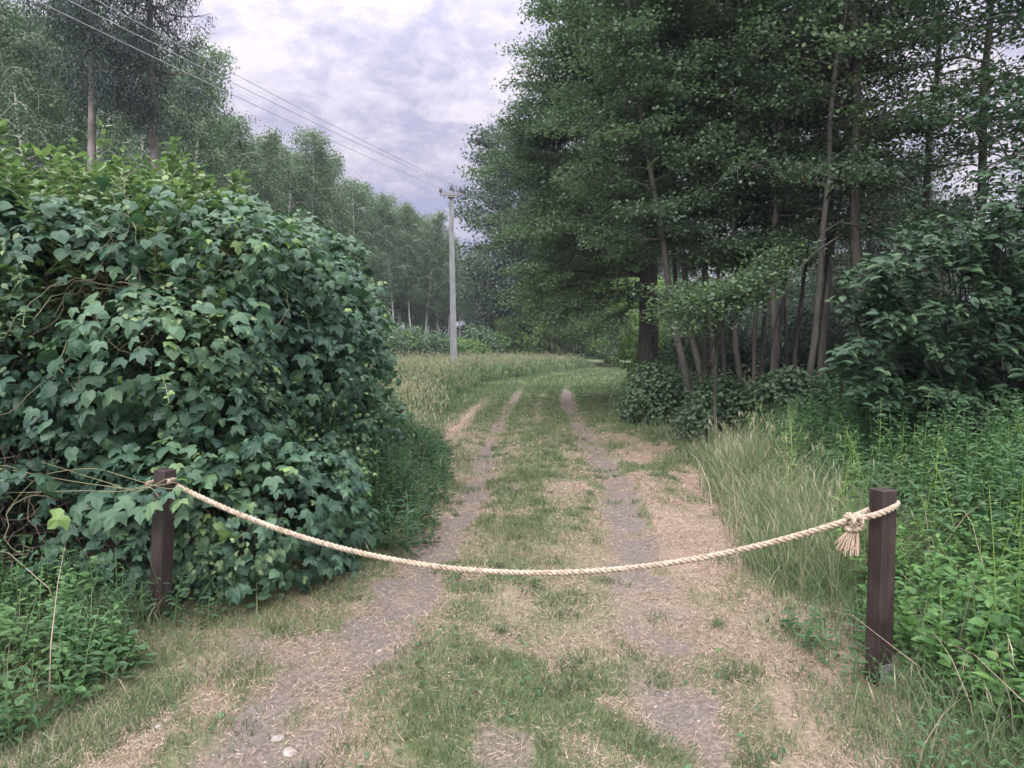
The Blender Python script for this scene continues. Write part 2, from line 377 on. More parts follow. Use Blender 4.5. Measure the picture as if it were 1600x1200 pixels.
# ------------------------------------------------------------------ grasses
def blades(acc, x, y, h, w, lean, rng, tint, seg=2, z0=None, tiptint=None):
    """curved tapering blades as strips; arrays per blade"""
    N = len(x)
    if N == 0: return
    a = rng.uniform(0, 2 * PI, N); b = rng.uniform(0, 2 * PI, N)
    dx, dy = np.cos(a), np.sin(a); wx, wy = np.cos(b), np.sin(b)
    z = gz(x, y) - .005 if z0 is None else z0
    t = np.linspace(0, 1, seg + 1)
    out = []; tt = []
    for k, tk in enumerate(t):
        off = lean * h * tk ** 1.8; hz = h * tk * np.sqrt(np.clip(1 - (lean * tk) ** 2 * .6, .02, 1))
        ww = w * (1 - tk ** 1.5) * .5
        cx, cy_, cz = x + dx * off, y + dy * off, z + hz
        tv = tint if tiptint is None else tint + (tiptint - tint) * tk ** 1.5
        if k < seg:
            out += [np.stack([cx - wx * ww, cy_ - wy * ww, cz], 1), np.stack([cx + wx * ww, cy_ + wy * ww, cz], 1)]; tt += [tv, tv]
        else: out.append(np.stack([cx, cy_, cz], 1)); tt.append(tv)
    k = 2 * seg + 1
    V = np.stack(out, 1).reshape(-1, 3); T = np.stack([np.broadcast_to(q, (N,)) for q in tt], 1).ravel()
    base = (np.arange(N) * k)[:, None]
    tris = base + A([2 * seg - 2, 2 * seg - 1, 2 * seg])
    n0 = acc.n
    acc.V.append(V.astype(np.float32)); acc.T.append(T.astype(np.float32)); acc.n += len(V)
    acc.F.setdefault(3, []).append(tris + n0)
    for q in range(seg - 1):
        acc.F.setdefault(4, []).append(base + A([2 * q, 2 * q + 1, 2 * q + 3, 2 * q + 2]) + n0)

def scatter(rng, y0, y1, xa, xb, dens):
    n = int((y1 - y0) * (xb - xa) * dens)
    return rng.uniform(xa, xb, n), rng.uniform(y0, y1, n)

def build_short_grass():
    rng = np.random.default_rng(3)
    ga = Acc(); sa = Acc()
    bands = [(2.0, 4.2, 9000, .0028, 1.0), (4.2, 6.5, 6000, .0034, 1.0), (6.5, 9.5, 3300, .0048, 1.05), (9.5, 14, 1700, .007, 1.1),
             (14, 22, 800, .011, 1.15), (22, 34, 330, .018, 1.3), (34, 60, 90, .035, 1.5)]
    for (y0, y1, d, w, hs) in bands:
        ym = (y0 + y1) / 2
        xa = min(lex(y0), lex(y1)) - .8; xb = max(rex(y0), rex(y1)) + .6
        x, y = scatter(rng, y0, y1, xa, xb, d)
        s, g, wd = masks(x, y)
        c = fbm(x * 5, y * 5, 71, 3); c2 = fbm(x * 1.3, y * 1.3, 88, 2)
        p = g ** 1.1 * sst(.22, .55, c + g * .25)
        k = rng.random(len(x)) < p; xg, yg, gg, cg = x[k], y[k], g[k], c2[k]
        h = rng.uniform(.018, .060, len(xg)) * (0.55 + 1.0 * gg) * (.6 + cg) * hs
        tint = np.clip(rng.normal(.38 - .14 * sst(9, 20, yg), .17, len(xg)) + (1 - gg) * .25 * sst(24, 12, yg) + (cg - .5) * .5, 0, .95)
        blades(ga, xg, yg, h, w * rng.uniform(.7, 1.3, len(xg)), rng.uniform(.2, .95, len(xg)), rng, tint, 2 if y0 < 9 else 1)
        # dry straw, lying and tangled
        x, y = scatter(rng, y0, y1, xa, xb, d * 1.1)
        s, g, wd = masks(x, y)
        st = fbm(x * 4, y * 4, 99, 3)
        p = (1 - g * .80) * (1 - s * .94) * sst(30, 14, y) * (.35 + 1.1 * sst(.35, .6, st))
        k = rng.random(len(x)) < p * .8; x, y, st = x[k], y[k], st[k]; N = len(x)
        h = rng.uniform(.022, .065, N) * hs
        flat = rng.random(N) < .8
        an = rng.uniform(0, 2 * PI, N); el = np.where(flat, rng.normal(.08, .12, N), rng.uniform(.3, 1.2, N))
        dv = np.stack([np.cos(an) * np.cos(el), np.sin(an) * np.cos(el), np.sin(el)], 1)
        pos = np.stack([x, y, gz(x, y) + rng.uniform(.002, .014, N)], 1)
        up = rng.normal(0, .5, (N, 3)); up[:, 2] += 1
        tw = w / h * 1.1
        tpl = (A([-.5, 0, 0], [.5, 0, 0], [.3, .55, .06], [0, 1, 0.0], [-.3, .55, .06]), A([0, 1, 2, 4]))
        tpl2 = (A([-.5, 0, 0], [.5, 0, 0], [.0, 1, 0]), A([0, 1, 2]))
        sa.leaves(pos, up, dv, h, tpl2, np.clip(rng.normal(.45, .22, N), 0, 1), tw)
    tag(ga.build('grass', M['grass']), 'short patchy green grass growing along the track and its middle strip', 'grass', kind='stuff')
    tag(sa.build('dry_grass', M['straw']), 'dry pinkish straw lying over the trodden track', 'dry grass', kind='stuff')
    # scattered higher tufts and clover-like weeds on the track
    t = Acc()
    for q in range(420):
        y0 = 2.3 + 12 * rng.random() ** 1.6; x0 = rng.uniform(lex(y0) + .05, rex(y0) - .05)
        s, g, wd = masks(A(x0), A(y0))
        if rng.random() > float(g[0]) * 1.3 + .12: continue
        n = rng.integers(14, 55); r = rng.uniform(.02, .08)
        x = x0 + rng.normal(0, r, n); y = y0 + rng.normal(0, r, n)
        blades(t, x, y, rng.uniform(.03, .09, n), np.full(n, .004 + .0005 * y0), rng.uniform(.3, 1, n), rng,
               np.clip(rng.normal(rng.uniform(.1, .45), .12, n), 0, .8), 2)
    tag(t.build('grass_tufts', M['grass']), 'darker grass tufts dotted over the worn track', 'grass', kind='stuff')
    w_ = Acc()
    N = 2600; y = 2.2 + 9 * rng.random(N) ** 1.5; x = lex(y) + (rex(y) - lex(y)) * rng.random(N)
    s, g, wd = masks(x, y); k = (g > .35) & (fbm(x * 1.8, y * 1.8, 120, 2) > .5); x, y = x[k], y[k]; N = len(x)
    an = rng.uniform(0, 2 * PI, N); up = rng.normal(0, .35, (N, 3)); up[:, 2] = 1
    w_.leaves(np.stack([x, y, gz(x, y) + rng.uniform(.01, .04, N)], 1), up, np.stack([np.cos(an), np.sin(an), an * 0], 1),
              rng.uniform(.012, .035, N), T_OVA, np.clip(rng.normal(.35, .2, N), 0, 1), 1.5)
    tag(w_.build('ground_weeds', M['nettle']), 'small broad-leaved weeds low in the green strips', 'weeds', kind='stuff')
build_short_grass()

def seed_heads(acc, x, y, z, L, w, rng, tint):
    N = len(x)
    an = rng.uniform(0, 2 * PI, N)
    d = np.stack([np.cos(an) * .35, np.sin(an) * .35, np.ones(N)], 1)
    nn = np.stack([-np.sin(an), np.cos(an), 0 * an], 1)
    for rr in (0, 1):
        q = nn if rr == 0 else np.cross(d, nn)
        acc.leaves(np.stack([x, y, z], 1), q, d, L, T_RH, tint, w / L / .72)

def tall_patch(name, label, rng, pts_fn, n, hr, w, tint_m, heads, head_tint=.95, lean=(.2, 1.0), dry=.16):
    a = Acc(); x, y, sc = pts_fn(n)
    # gather the blades into tussocks
    k = max(8, len(x) // 22); c = rng.integers(0, k, len(x)); tight = rng.random(len(x)) < .7
    r_ = .05 + .006 * y
    x = np.where(tight, x[c] + rng.normal(0, 1, len(x)) * r_, x); y = np.where(tight, y[c] + rng.normal(0, 1, len(x)) * r_, y); sc = np.where(tight, sc[c], sc)
    th = rng.uniform(.65, 1.15, k)[c]; tt = rng.normal(0, .11, k)[c]
    h = rng.uniform(*hr, len(x)) * sc * np.where(tight, th, .8)
    tint = np.clip(rng.normal(tint_m, .13, len(x)) + tt + (rng.random(len(x)) < dry) * .35, 0, 1)
    ww = w * np.clip(np.asarray(y) / 6, .8, 6)
    blades(a, x, y, h, ww, rng.uniform(*lean, len(x)), rng, tint, 4 if y.mean() < 14 else 3, tiptint=np.clip(tint + .12, 0, 1))
    k = rng.random(len(x)) < heads; xs, ys, hs = x[k], y[k], h[k] * 1.12
    blades(a, xs, ys, hs, ww[k] * .5, np.full(len(xs), .06), rng, np.full(len(xs), .8), 2)
    seed_heads(a, xs, ys, gz(xs, ys) + hs * .84, rng.uniform(.07, .15, len(xs)), .0075 * np.clip(ys / 6, .7, 4), rng, np.clip(rng.normal(head_tint, .06, len(xs)), 0, 1))
    return tag(a.build(name, M['tall']), label, 'grass', kind='stuff')

def build_tall_grass():
    rng = np.random.default_rng(8)
    def meadow(n):
        y = 13 + 52 * rng.random(n) ** 1.25
        x = lex(y) - .1 - (rng.random(n) ** 1.5) * (3.5 + .33 * y) 
        k = (y > 18) | (rng.random(n) < .55); x, y = x[k], y[k]
        e = sst(0, .7, lex(y) - x)
        return x, y, (.30 + .70 * e) * (.8 + .4 * vnoise(x * .5, y * .5, 3)) * np.interp(y, [13, 20, 27], [.3, .5, 1])
    tall_patch('meadow_grass', 'tall pale feathery grass around the foot of the utility pole', rng, meadow, 110000, (.75, 1.2), .007, .24, .22, .96, dry=.08)
    def left_mid(n):
        y = rng.uniform(5.2, 14, n); x = lex(y) + .15 - rng.random(n) ** 1.3 * (1.3 + (y > 9) * 2.2)
        return x, y, (.35 + .6 * sst(0, .8, lex(y) - x)) * (.6 + .7 * vnoise(x * 2, y * 2, 3))
    tall_patch('verge_grass', 'ragged grass verge beside the vine covered hedge', rng, left_mid, 26000, (.16, .5), .0055, .38, .015)
    def left_near(n):
        y = rng.uniform(2.0, 5.2, n); x = lex(y) + .28 - rng.random(n) ** 1.2 * 2.0
        k = rng.random(n) < sst(.3, .6, fbm(x * 2.2, y * 2.2, 14, 3)); x, y = x[k], y[k]
        return x, y, (.30 + .75 * sst(0, .7, lex(y) - x)) * (.5 + .9 * vnoise(x * 3, y * 3, 5)) * (1 - .5 * sst(3.9, 4.4, y))
    tall_patch('grass_clumps', 'half dry grass clumps below the front rope post', rng, left_near, 26000, (.10, .30), .0045, .45, .0)
    def right_dry(n):
        y = rng.uniform(4.6, 10.5, n); x = rex(y) + .05 + rng.random(n) ** 1.2 * (.85)
        k = rng.random(n) < sst(.25, .55, fbm(x * 1.6, y * 1.6, 19, 3) + .08); x, y = x[k], y[k]
        return x, y, (.45 + .6 * sst(0, .35, x - rex(y))) * (.7 + .5 * vnoise(x * 2, y * 2, 7))
    tall_patch('seeding_grass', 'tall grass with straw coloured seed heads behind the tasselled rope', rng, right_dry, 10500, (.30, .78), .0055, .46, .035, .9, dry=.30)
    def right_near(n):
        y = rng.uniform(2.0, 5.6, n); x = rex(y) - .25 + rng.random(n) ** 1.0 * 1.7
        k = rng.random(n) < sst(.3, .55, fbm(x * 2, y * 2, 23, 3) + .1 * (x > rex(y) + .2)); x, y = x[k], y[k]
        return x, y, (.22 + .78 * sst(-.25, .5, x - rex(y))) * (.6 + .7 * vnoise(x * 3, y * 3, 8))
    tall_patch('post_grass', 'long green grass around the knotted rope post', rng, right_near, 24000, (.12, .45), .0045, .36, .004)
    def right_far(n):
        y = rng.uniform(11, 45, n); x = rex(y) - .1 + rng.random(n) ** 1.4 * 3.0
        return x, y, (.35 + .65 * sst(0, .9, x - rex(y))) * (.6 + .7 * vnoise(x * 1.5, y * 1.5, 7))
    tall_patch('wood_edge_grass', 'rough grass fringe along the shaded wood edge', rng, right_far, 20000, (.2, .6), .006, .32, .01)
build_tall_grass()

# ------------------------------------------------------------------ weeds (nettles, brambles)
def weed_plants(acc, st, x0, y0, H, rng, tpl=T_LAN, ls=.085, step=.07, tint=.5, wide=1.0, lean=.12, rad=1):
    """one stem with opposite leaf pairs, leaves bigger in the middle"""
    n = max(4, int(H / step)); t = np.linspace(.12, 1, n)
    a = rng.uniform(0, 2 * PI); l_ = rng.uniform(0, lean) * H
    z0 = float(gz(x0, y0))
    px = x0 + math.cos(a) * l_ * t ** 2; py = y0 + math.sin(a) * l_ * t ** 2; pz = z0 + H * t
    tb = np.linspace(0, 1, 5)
    st.tube(np.stack([x0 + math.cos(a) * l_ * tb ** 2, y0 + math.sin(a) * l_ * tb ** 2, z0 + H * tb], 1), np.linspace(.0035, .0015, 5) * rad, 3, .9, False)
    sz = ls * (1.15 - .75 * t ** 3) * rng.uniform(.8, 1.2, n)
    for s in (0, 1, 2, 3):
        if s >= 2 and rng.random() < .3: continue
        an = (np.arange(n) % 2) * (PI / 2) + s * PI / 2 * (1 if s > 1 else 2) + a + rng.normal(0, .3, n)
        d = np.stack([np.cos(an), np.sin(an), rng.uniform(-.35, .35, n)], 1)
        nr = np.stack([-.25 * np.cos(an), -.25 * np.sin(an), np.ones(n)], 1) + rng.normal(0, .22, (n, 3))
        pos = np.stack([px, py, pz - (s > 1) * step * .4], 1) + d * (.012 + (s > 1) * .02)
        acc.leaves(pos, nr, d, sz * (1 if s < 2 else .7), tpl, np.clip(tint + rng.normal(0, .14, n) + .12 * (t - .5), 0, 1), wide)

def patch(name, label, cat, rng, fn, n, Hr, mat_, **kw):
    a = Acc(); s = Acc(); m = 0; tries = 0
    while m < n and tries < n * 20:
        tries += 1
        q = fn()
        if q is None: continue
        x, y, sc = q
        k = dict(kw); tb = k.pop('tint', .5)
        weed_plants(a, a, x, y, rng.uniform(*Hr) * sc, rng, tint=float(np.clip(tb + (vnoise(x * 1.2, y * 1.2, 5) - .5) * .5, 0, 1)), **k); m += 1
    return tag(a.build(name, mat_), label, cat, kind='stuff')

def build_weeds():
    rng = np.random.default_rng(14)
    def right_bank():
        y = rng.uniform(4.3, 13.5); x = rex(y) + .75 + rng.random() * (1.6 + .30 * y)
        if x < rex(y) + 1.1 and y < 9 and rng.random() < .6: return None
        return x, y, .75 + .45 * sst(0, 1.5, x - rex(y) - .7)
    patch('nettle_patch', 'dense dark green nettles below the wood edge', 'nettles', rng, right_bank, 1300, (.55, .98), M['nettle'], ls=.105, step=.065, tint=.42)
    def right_bramble():
        y = rng.uniform(2.4, 5.2); x = rng.uniform(max(1.95, .40 * y + .35), .40 * y + 2.6)
        return x, y, 1
    patch('bramble_patch', 'bright yellow green leafy weeds beside the knotted rope post', 'weeds', rng, right_bramble, 520, (.22, .52), M['bramble'], tpl=T_OVA, ls=.075, step=.055, tint=.45, wide=1.15, lean=.5)
    def right_low():
        y = rng.uniform(2.2, 4.2); x = rng.uniform(1.5, 3.2)
        return x, y, 1
    patch('low_weeds', 'soft feathery weeds at the foot of the knotted post', 'weeds', rng, right_low, 200, (.10, .28), M['nettle'], tpl=T_LAN, ls=.05, step=.03, tint=.55, lean=.4)
    def left_foot():
        y = rng.uniform(2.5, 4.4); x = rng.uniform(-3.6, -1.55 - .12 * (4.4 - y) )
        if x > lex(y) - .15 or (y > 3.75 and x > -2.35): return None
        return x, y, .65 + .35 * sst(0, 1.2, lex(y) - x)
    patch('front_weeds', 'leafy green weeds filling the near corner below the hedge', 'weeds', rng, left_foot, 430, (.14, .42), M['nettle'], tpl=T_OVA, ls=.062, step=.045, tint=.62, wide=1.1, lean=.4)
    def hedge_foot():
        y = rng.uniform(5.6, 12.2); e_ = rng.random(); x = np.interp(y, [5.6, 8, 12.2], [-1.75, -1.85, -2.2]) + e_ * 1.15
        return x, y, (1.25 - .95 * e_) * (.7 + .6 * vnoise(x * 2, y * 1.4, 31))
    patch('hedge_foot_weeds', 'dark narrow-leaved weeds crowding the end of the hedge', 'weeds', rng, hedge_foot, 420, (.45, .95), M['nettle'], ls=.085, step=.06, tint=.25)
    def left_foot2():
        y = rng.uniform(4.3, 5.4); x = rng.uniform(-2.3, -1.15)
        if x > lex(y) - .1: return None
        return x, y, 1
    patch('hedge_front_weeds', 'small soft sprigs at the hedge foot right beside the post', 'weeds', rng, left_foot2, 90, (.08, .24), M['nettle'], tpl=T_LAN, ls=.05, step=.028, tint=.5, lean=.5)
build_weeds()
def build_mixed_weeds():
    rng = np.random.default_rng(114)
    def right_mix():
        y = rng.uniform(2.6, 10); x = rex(y) + .5 + rng.random() * (1.0 + .35 * y); return x, y, 1
    patch('tall_herbs', 'pale thin leaved herbs poking through the nettles and brambles', 'weeds', rng, right_mix, 170, (.45, 1.05), M['bright'], tpl=T_LAN, ls=.07, step=.08, tint=.3, lean=.3)
    def left_mix():
        y = rng.uniform(2.7, 4.3); x = rng.uniform(-3.6, -1.75); 
        if x > lex(y) - .1: return None
        return x, y, 1
    patch('thin_herbs', 'thin leaved darker sprigs among the front corner weeds', 'weeds', rng, left_mix, 130, (.15, .42), M['nettle'], tpl=T_LAN, ls=.06, step=.04, tint=.3, lean=.5)
    # dead stalks
    a = Acc(); n = 260; y = rng.uniform(2.6, 11, n); side = rng.random(n) < .7
    x = np.where(side, rex(y) + rng.uniform(-.05, 1.4, n), lex(y) - rng.uniform(-.05, 1.2, n)); k = side | (y < 4.2) | (y > 6); x, y = x[k], y[k]
    blades(a, x, y, rng.uniform(.3, .85, len(x)), np.full(len(x), .006), rng.uniform(.1, 1, len(x)), rng, np.clip(rng.normal(.7, .2, len(x)), 0, 1), 3)
    tag(a.build('dead_stalks', M['straw']), 'dry bent stalks standing in both verges', 'grass', kind='stuff')
build_mixed_weeds()

# ------------------------------------------------------------------ lumpy shrubs
def lump_surface(rng, cen, rad, n, up_bias=1.0, inside=.12, depth=.25):
    """points scattered on the outside of a union of balls"""
    w = rad ** 2; k = rng.choice(len(cen), n, p=w / w.sum())
    d = rng.normal(0, 1, (n, 3)); d /= np.linalg.norm(d, axis=1)[:, None]
    sink = rng.random(n) ** 2 * depth
    p = cen[k] + d * (rad[k] * (1 - sink))[:, None]
    ok = p[:, 2] > .03
    for i in range(0, len(cen)):
        dd = ((p - cen[i]) ** 2).sum(1)
        ok &= ~((dd < (rad[i] * (1 - inside) - sink * rad[k]) .clip(0) ** 2) & (k != i))
    return p[ok], d[ok]

def build_hedge():
    rng = np.random.default_rng(21)
    root = empty('vine_covered_hedge', (-3.2, 7.0, 0))
    tag(root, 'huge rounded hedge smothered in lobed hop vine leaves behind the first rope post', 'hedge')
    off = np.array([-3.2, 7.0, 0])
    cen = []; rad = []
    def fr(x):  # front line y of the hedge
        return np.interp(x, [-9, -4, -2.6, -1.9, -1.45], [4.6, 4.5, 4.45, 4.5, 5.0])
    def top(x, y):
        return np.interp(x, [-9, -5, -3.6, -2.9, -2.2, -1.6, -1.2], [2.80, 2.78, 2.75, 2.72, 2.72, 2.55, 2.35])
    def rightx(y): return np.interp(y, [4.4, 5.0, 6.0, 9, 11], [-1.52, -1.34, -1.2, -1.5, -2.4])
    for q in range(9000):
        x = rng.uniform(-9.5, -1.1); y = rng.uniform(4.4, 10.8); r = rng.uniform(.22, .52)
        if y < fr(x) + r * .7 or x > rightx(y) - r * .7: continue
        zt = top(x, y) - .12 * max(0, y - 8) + .55 * (float(vnoise(x * 1.5, y * 1.1, 71)) - .5); z = rng.uniform(.06, 1) ** .85 * zt
        # bulge outwards in the middle of the height, tuck in at the foot
        if y < fr(x) + .28 * float(vnoise(x * 1.5, z * 1.5, 72)) * (z > .5) + r * .7: continue
        if z > zt - r * .8: z = zt - r * .8 - rng.uniform(0, .25)
        # keep mostly the shell
        shell = min(y - fr(x), rightx(y) - x, zt - z)
        if shell > 1.3 and rng.random() < .9: continue
        cen.append((x, y, z)); rad.append(r)
        if len(cen) >= 560: break
    for q in range(110):
        u = rng.random() * 3.6
        x, y = (-4.3 + u * 1.05, 4.72) if u < 2.5 else (-1.62, 4.75 + (u - 2.5) * 1.8)
        cen.append((x + rng.normal(0, .06), y + rng.normal(0, .08), rng.uniform(.06, .6))); rad.append(rng.uniform(.2, .32))
    cen = np.array(cen); rad = np.array(rad)
    p, d = lump_surface(rng, cen, rad, 250000, inside=.10, depth=.40)
    # thin out the far side
    vis = (d[:, 1] < .45) | (p[:, 2] > 2.2) | (rng.random(len(p)) < .3)
    vis &= (p[:, 1] < 9.5) | (p[:, 0] > -3) | (p[:, 2] > 2)
    # ragged openings where stems show
    hole1 = ((p[:, 0] + 2.85) ** 2 / .05 + (p[:, 2] - 1.95) ** 2 / .05 < 1) & (p[:, 1] < 5.7)
    hole2 = ((p[:, 0] + 3.05) ** 2 / .09 + (p[:, 2] - .55) ** 2 / .04 < 1) & (p[:, 1] < 5.4)
    vis &= ~((hole1 | hole2) & (rng.random(len(p)) < .82))
    p, d = p[vis], d[vis]; N = len(p)
    if N > 92000: s_ = rng.choice(N, 92000, False); p, d = p[s_], d[s_]; N = 92000
    p = p + d * (np.maximum(0, fbm(p[:, 0] * 3, p[:, 2] * 3 + p[:, 1] * 2, 8, 3) - .5) * .9)[:, None]
    nr = d * .75 + np.array([0, -.12, .70]) + rng.normal(0, .42, (N, 3))
    tip = d * .35 + np.array([0, 0, -1.0]) + rng.normal(0, .45, (N, 3))
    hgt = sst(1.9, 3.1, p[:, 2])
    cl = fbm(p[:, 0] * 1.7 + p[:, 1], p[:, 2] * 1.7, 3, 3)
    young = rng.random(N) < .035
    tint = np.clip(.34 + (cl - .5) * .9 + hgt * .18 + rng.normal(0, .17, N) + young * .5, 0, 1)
    size = rng.uniform(.038, .112, N) * (1 - .45 * young) * (.72 + .5 * vnoise(p[:, 0] * 1.1, p[:, 2] * 1.1, 9))
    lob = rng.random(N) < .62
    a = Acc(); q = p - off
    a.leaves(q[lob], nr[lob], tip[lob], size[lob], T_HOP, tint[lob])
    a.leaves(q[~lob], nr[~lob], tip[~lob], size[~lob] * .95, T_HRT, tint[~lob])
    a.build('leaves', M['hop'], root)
    # free shoots reaching out of the mass
    sa = Acc(); shoots = []
    oi = np.where((d[:, 1] < .3) | (p[:, 2] > 2.3))[0]
    for i in rng.choice(oi, 260, False):
        v = norm(d[i] + np.array([0, -.1, .5]) + rng.normal(0, .4, 3)); L = rng.uniform(.12, .42); n_ = 9
        s3 = np.linspace(0, 1, n_)[:, None]; c = p[i] + v * L * s3 + np.array([0, 0, -.45 * L]) * s3 ** 2
        shoots.append(c); an = np.arange(n_) * 2.4 + rng.uniform(0, 6)
        dd = np.stack([np.cos(an), np.sin(an), -.3 + 0 * an], 1)
        sa.leaves(c - off + dd * .012, np.array([0, -.25, 1]) + rng.normal(0, .35, (n_, 3)), dd, (.075 - .05 * s3[:, 0]) * rng.uniform(.8, 1.3), T_HOP if rng.random() < .6 else T_HRT, np.clip(rng.normal(.62, .1) + .3 * s3[:, 0], 0, 1))
    sa.build('shoot_leaves', M['hop'], root)
    # patches of a second, small leaved climber
    m2 = (fbm(p[:, 0] * 1.1 + 5, p[:, 2] * 1.3 + p[:, 1], 91, 3) + .18 * sst(-2.2, -3.6, p[:, 0]) > .60); p2, d2 = p[m2], d[m2]
    for rep in range(2):
        o_ = p2 + d2 * .03 + rng.normal(0, .05, p2.shape); N2 = len(o_)
        sm = Acc() if rep == 0 else sm
        sm.leaves(o_ - off, d2 * .6 + [0, -.1, .7] + rng.normal(0, .45, (N2, 3)), d2 * .5 + [0, 0, -.5] + rng.normal(0, .6, (N2, 3)), rng.uniform(.025, .055, N2), T_OVA, np.clip(rng.normal(.45, .22, N2), 0, 1), 1.1)
    sm.build('small_leaves', M['shrub_light'], root)
    # stems and tangles
    t = Acc()
    def wander(p0, n, step, drift, r, tint_, grav=-.02):
        pts = [np.array(p0, float)]; v = rng.normal(0, 1, 3); v[1] *= .4; v /= np.linalg.norm(v)
        for k in range(n):
            v = v + rng.normal(0, .38, 3) + np.array(drift); v[2] += grav; v /= np.linalg.norm(v)
            pts.append(pts[-1] + v * step)
        t.tube(np.array(pts) - off, np.linspace(r, r * .5, n + 1), 4, tint_, False)
    for c in shoots: t.tube(c - off, np.linspace(.003, .0015, len(c)), 4, .95, False)
    for q_ in range(70): wander((rng.uniform(-3.15, -2.55), rng.uniform(4.85, 5.4), rng.uniform(1.65, 2.2)), 12, .07, (0, -.02, 0), .004, rng.uniform(.3, 1))
    for q_ in range(70): wander((rng.uniform(-3.4, -2.7), rng.uniform(4.65, 5.2), rng.uniform(.2, .8)), 12, .07, (0, 0, .0), .004, rng.uniform(.1, .75))
    sel = rng.choice(len(p), 150, False)
    for i in sel:
        if d[i][1] > .2: continue
        wander(p[i] + d[i] * .05, 14, .06, (0, -.03, .0), .0028, rng.uniform(.75, 1))
    # inner woody stems
    for q_ in range(420):
        i = rng.integers(len(cen)); c = cen[i]
        bx_ = c[0] + rng.normal(-.2, .4); by_ = c[1] + rng.normal(.2, .4); by_ = max(by_, fr(bx_) + .5); bx_ = min(bx_, rightx(by_) - .55)
        b = np.array([bx_, by_, 0.0])
        c = c + np.array([-.1, .15, 0]); m = (b + c) / 2 + rng.normal(0, .12, 3)
        s3 = np.linspace(0, 1, 6)[:, None]
        t.tube((b * (1 - s3) ** 2 + 2 * m * s3 * (1 - s3) + c * s3 ** 2) - off, np.linspace(.014, .004, 6), 4, .12, False)
    t.build('stems', M['twig'], root)
    # a light green shrub grown through the top
    r2 = empty('light_green_shrub', (-3.9, 7.4, 0)); o2 = np.array([-3.9, 7.4, 0])
    tag(r2, 'light green shrub with upright shoots rising from the top of the vine hedge', 'shrub')
    sh = Acc(); st = Acc()
    for q_ in range(620):
        x = rng.uniform(-6.8, -2.1); y = rng.uniform(5.0, 7.6)
        zt = 3.10 + .5 * (vnoise(x * 1.3, y * .9, 44) - .35) - .36 * max(0, x + 3.3) + (y - 6.0) * .10
        L = rng.uniform(.5, 1.15); a0 = rng.uniform(0, 2 * PI); ln = rng.uniform(.0, .5)
        z1 = zt - rng.random() ** 2 * .55 - .35 * (y < 5.2) + (rng.random() < .12) * .25
        s3 = np.linspace(0, 1, 16)
        pts = np.stack([x + math.cos(a0) * ln * s3 ** 1.5, y + math.sin(a0) * ln * s3 ** 1.5, z1 - L + L * s3 - ln * .5 * s3 ** 3], 1)
        st.tube(pts[::3] - o2, np.linspace(.004, .0015, 6), 4, .3, False)
        for rep in range(4):
            an = rng.uniform(0, 2 * PI, 16); dd = np.stack([np.cos(an), np.sin(an), rng.uniform(-.2, .7, 16)], 1)
            nr2 = np.stack([-.5 * np.cos(an), -.5 * np.sin(an), np.ones(16)], 1) + rng.normal(0, .3, (16, 3))
            sh.leaves(pts - o2 + dd * .01, nr2, dd, rng.uniform(.05, .10, 16), T_OVA, np.clip(rng.normal(.5, .2, 16) + .25 * (s3 - .5), 0, 1), 1.0)
    sh.build('leaves', M['shrub_light'], r2); st.build('stems', M['twig'], r2)
build_hedge()

def shrub(name, loc, r, h, nl, rng, mat_, tpl=T_RND, ls=.08, barkm='bark_dark', tint=.5, lumps=26, wide=1.0, parts=True):
    root = empty(name, (loc[0], loc[1], float(gz(loc[0], loc[1]))))
    cen = []; rad = []
    for k in range(lumps):
        a = rng.uniform(0, 2 * PI); q = rng.random() ** .5
        zz = rng.uniform(.12, .88); rr = r * q * (math.sin(PI * min(.95, .22 + zz * .72)) ** .7)
        cen.append((math.cos(a) * rr * .8, math.sin(a) * rr * .8, zz * h)); rad.append(rng.uniform(.22, .40) * min(r, h))
    cen = np.array(cen); rad = np.array(rad)
    p, d = lump_surface(rng, cen, rad, nl * 2, inside=.1, depth=.5)
    p, d = p[:nl], d[:nl]; N = len(p)
    nr = d * .6 + np.array([0, 0, .7]) + rng.normal(0, .4, (N, 3)); tip = d * .8 + np.array([0, 0, -.5]) + rng.normal(0, .5, (N, 3))
    a = Acc(); a.leaves(p, nr, tip, rng.uniform(.65, 1.25, N) * ls, tpl, np.clip(rng.normal(tint, .15, N) + (fbm(p[:, 0] * 2 / r, p[:, 2] * 2 / r, 4, 2) - .5) * .5, 0, 1), wide)
    a.build('leaves', mat_, root)
    s = Acc()
    for c in cen:
        s3 = np.linspace(0, 1, 6)[:, None]; b = np.array([rng.normal(0, .08 * r), rng.normal(0, .08 * r), -.05]); m = c * .5 * np.array([.5, .5, 1.3])
        s.tube(b * (1 - s3) ** 2 + 2 * m * s3 * (1 - s3) + c * s3 ** 2, np.linspace(.018, .005, 6) * max(.6, r * .7), 4, None, False)
    s.build('stems', M[barkm], root)
    return root

# ------------------------------------------------------------------ trees
def bez(p0, p1, p2, n):
    s = np.linspace(0, 1, n)[:, None]; return p0 * (1 - s) ** 2 + 2 * p1 * s * (1 - s) + p2 * s * s


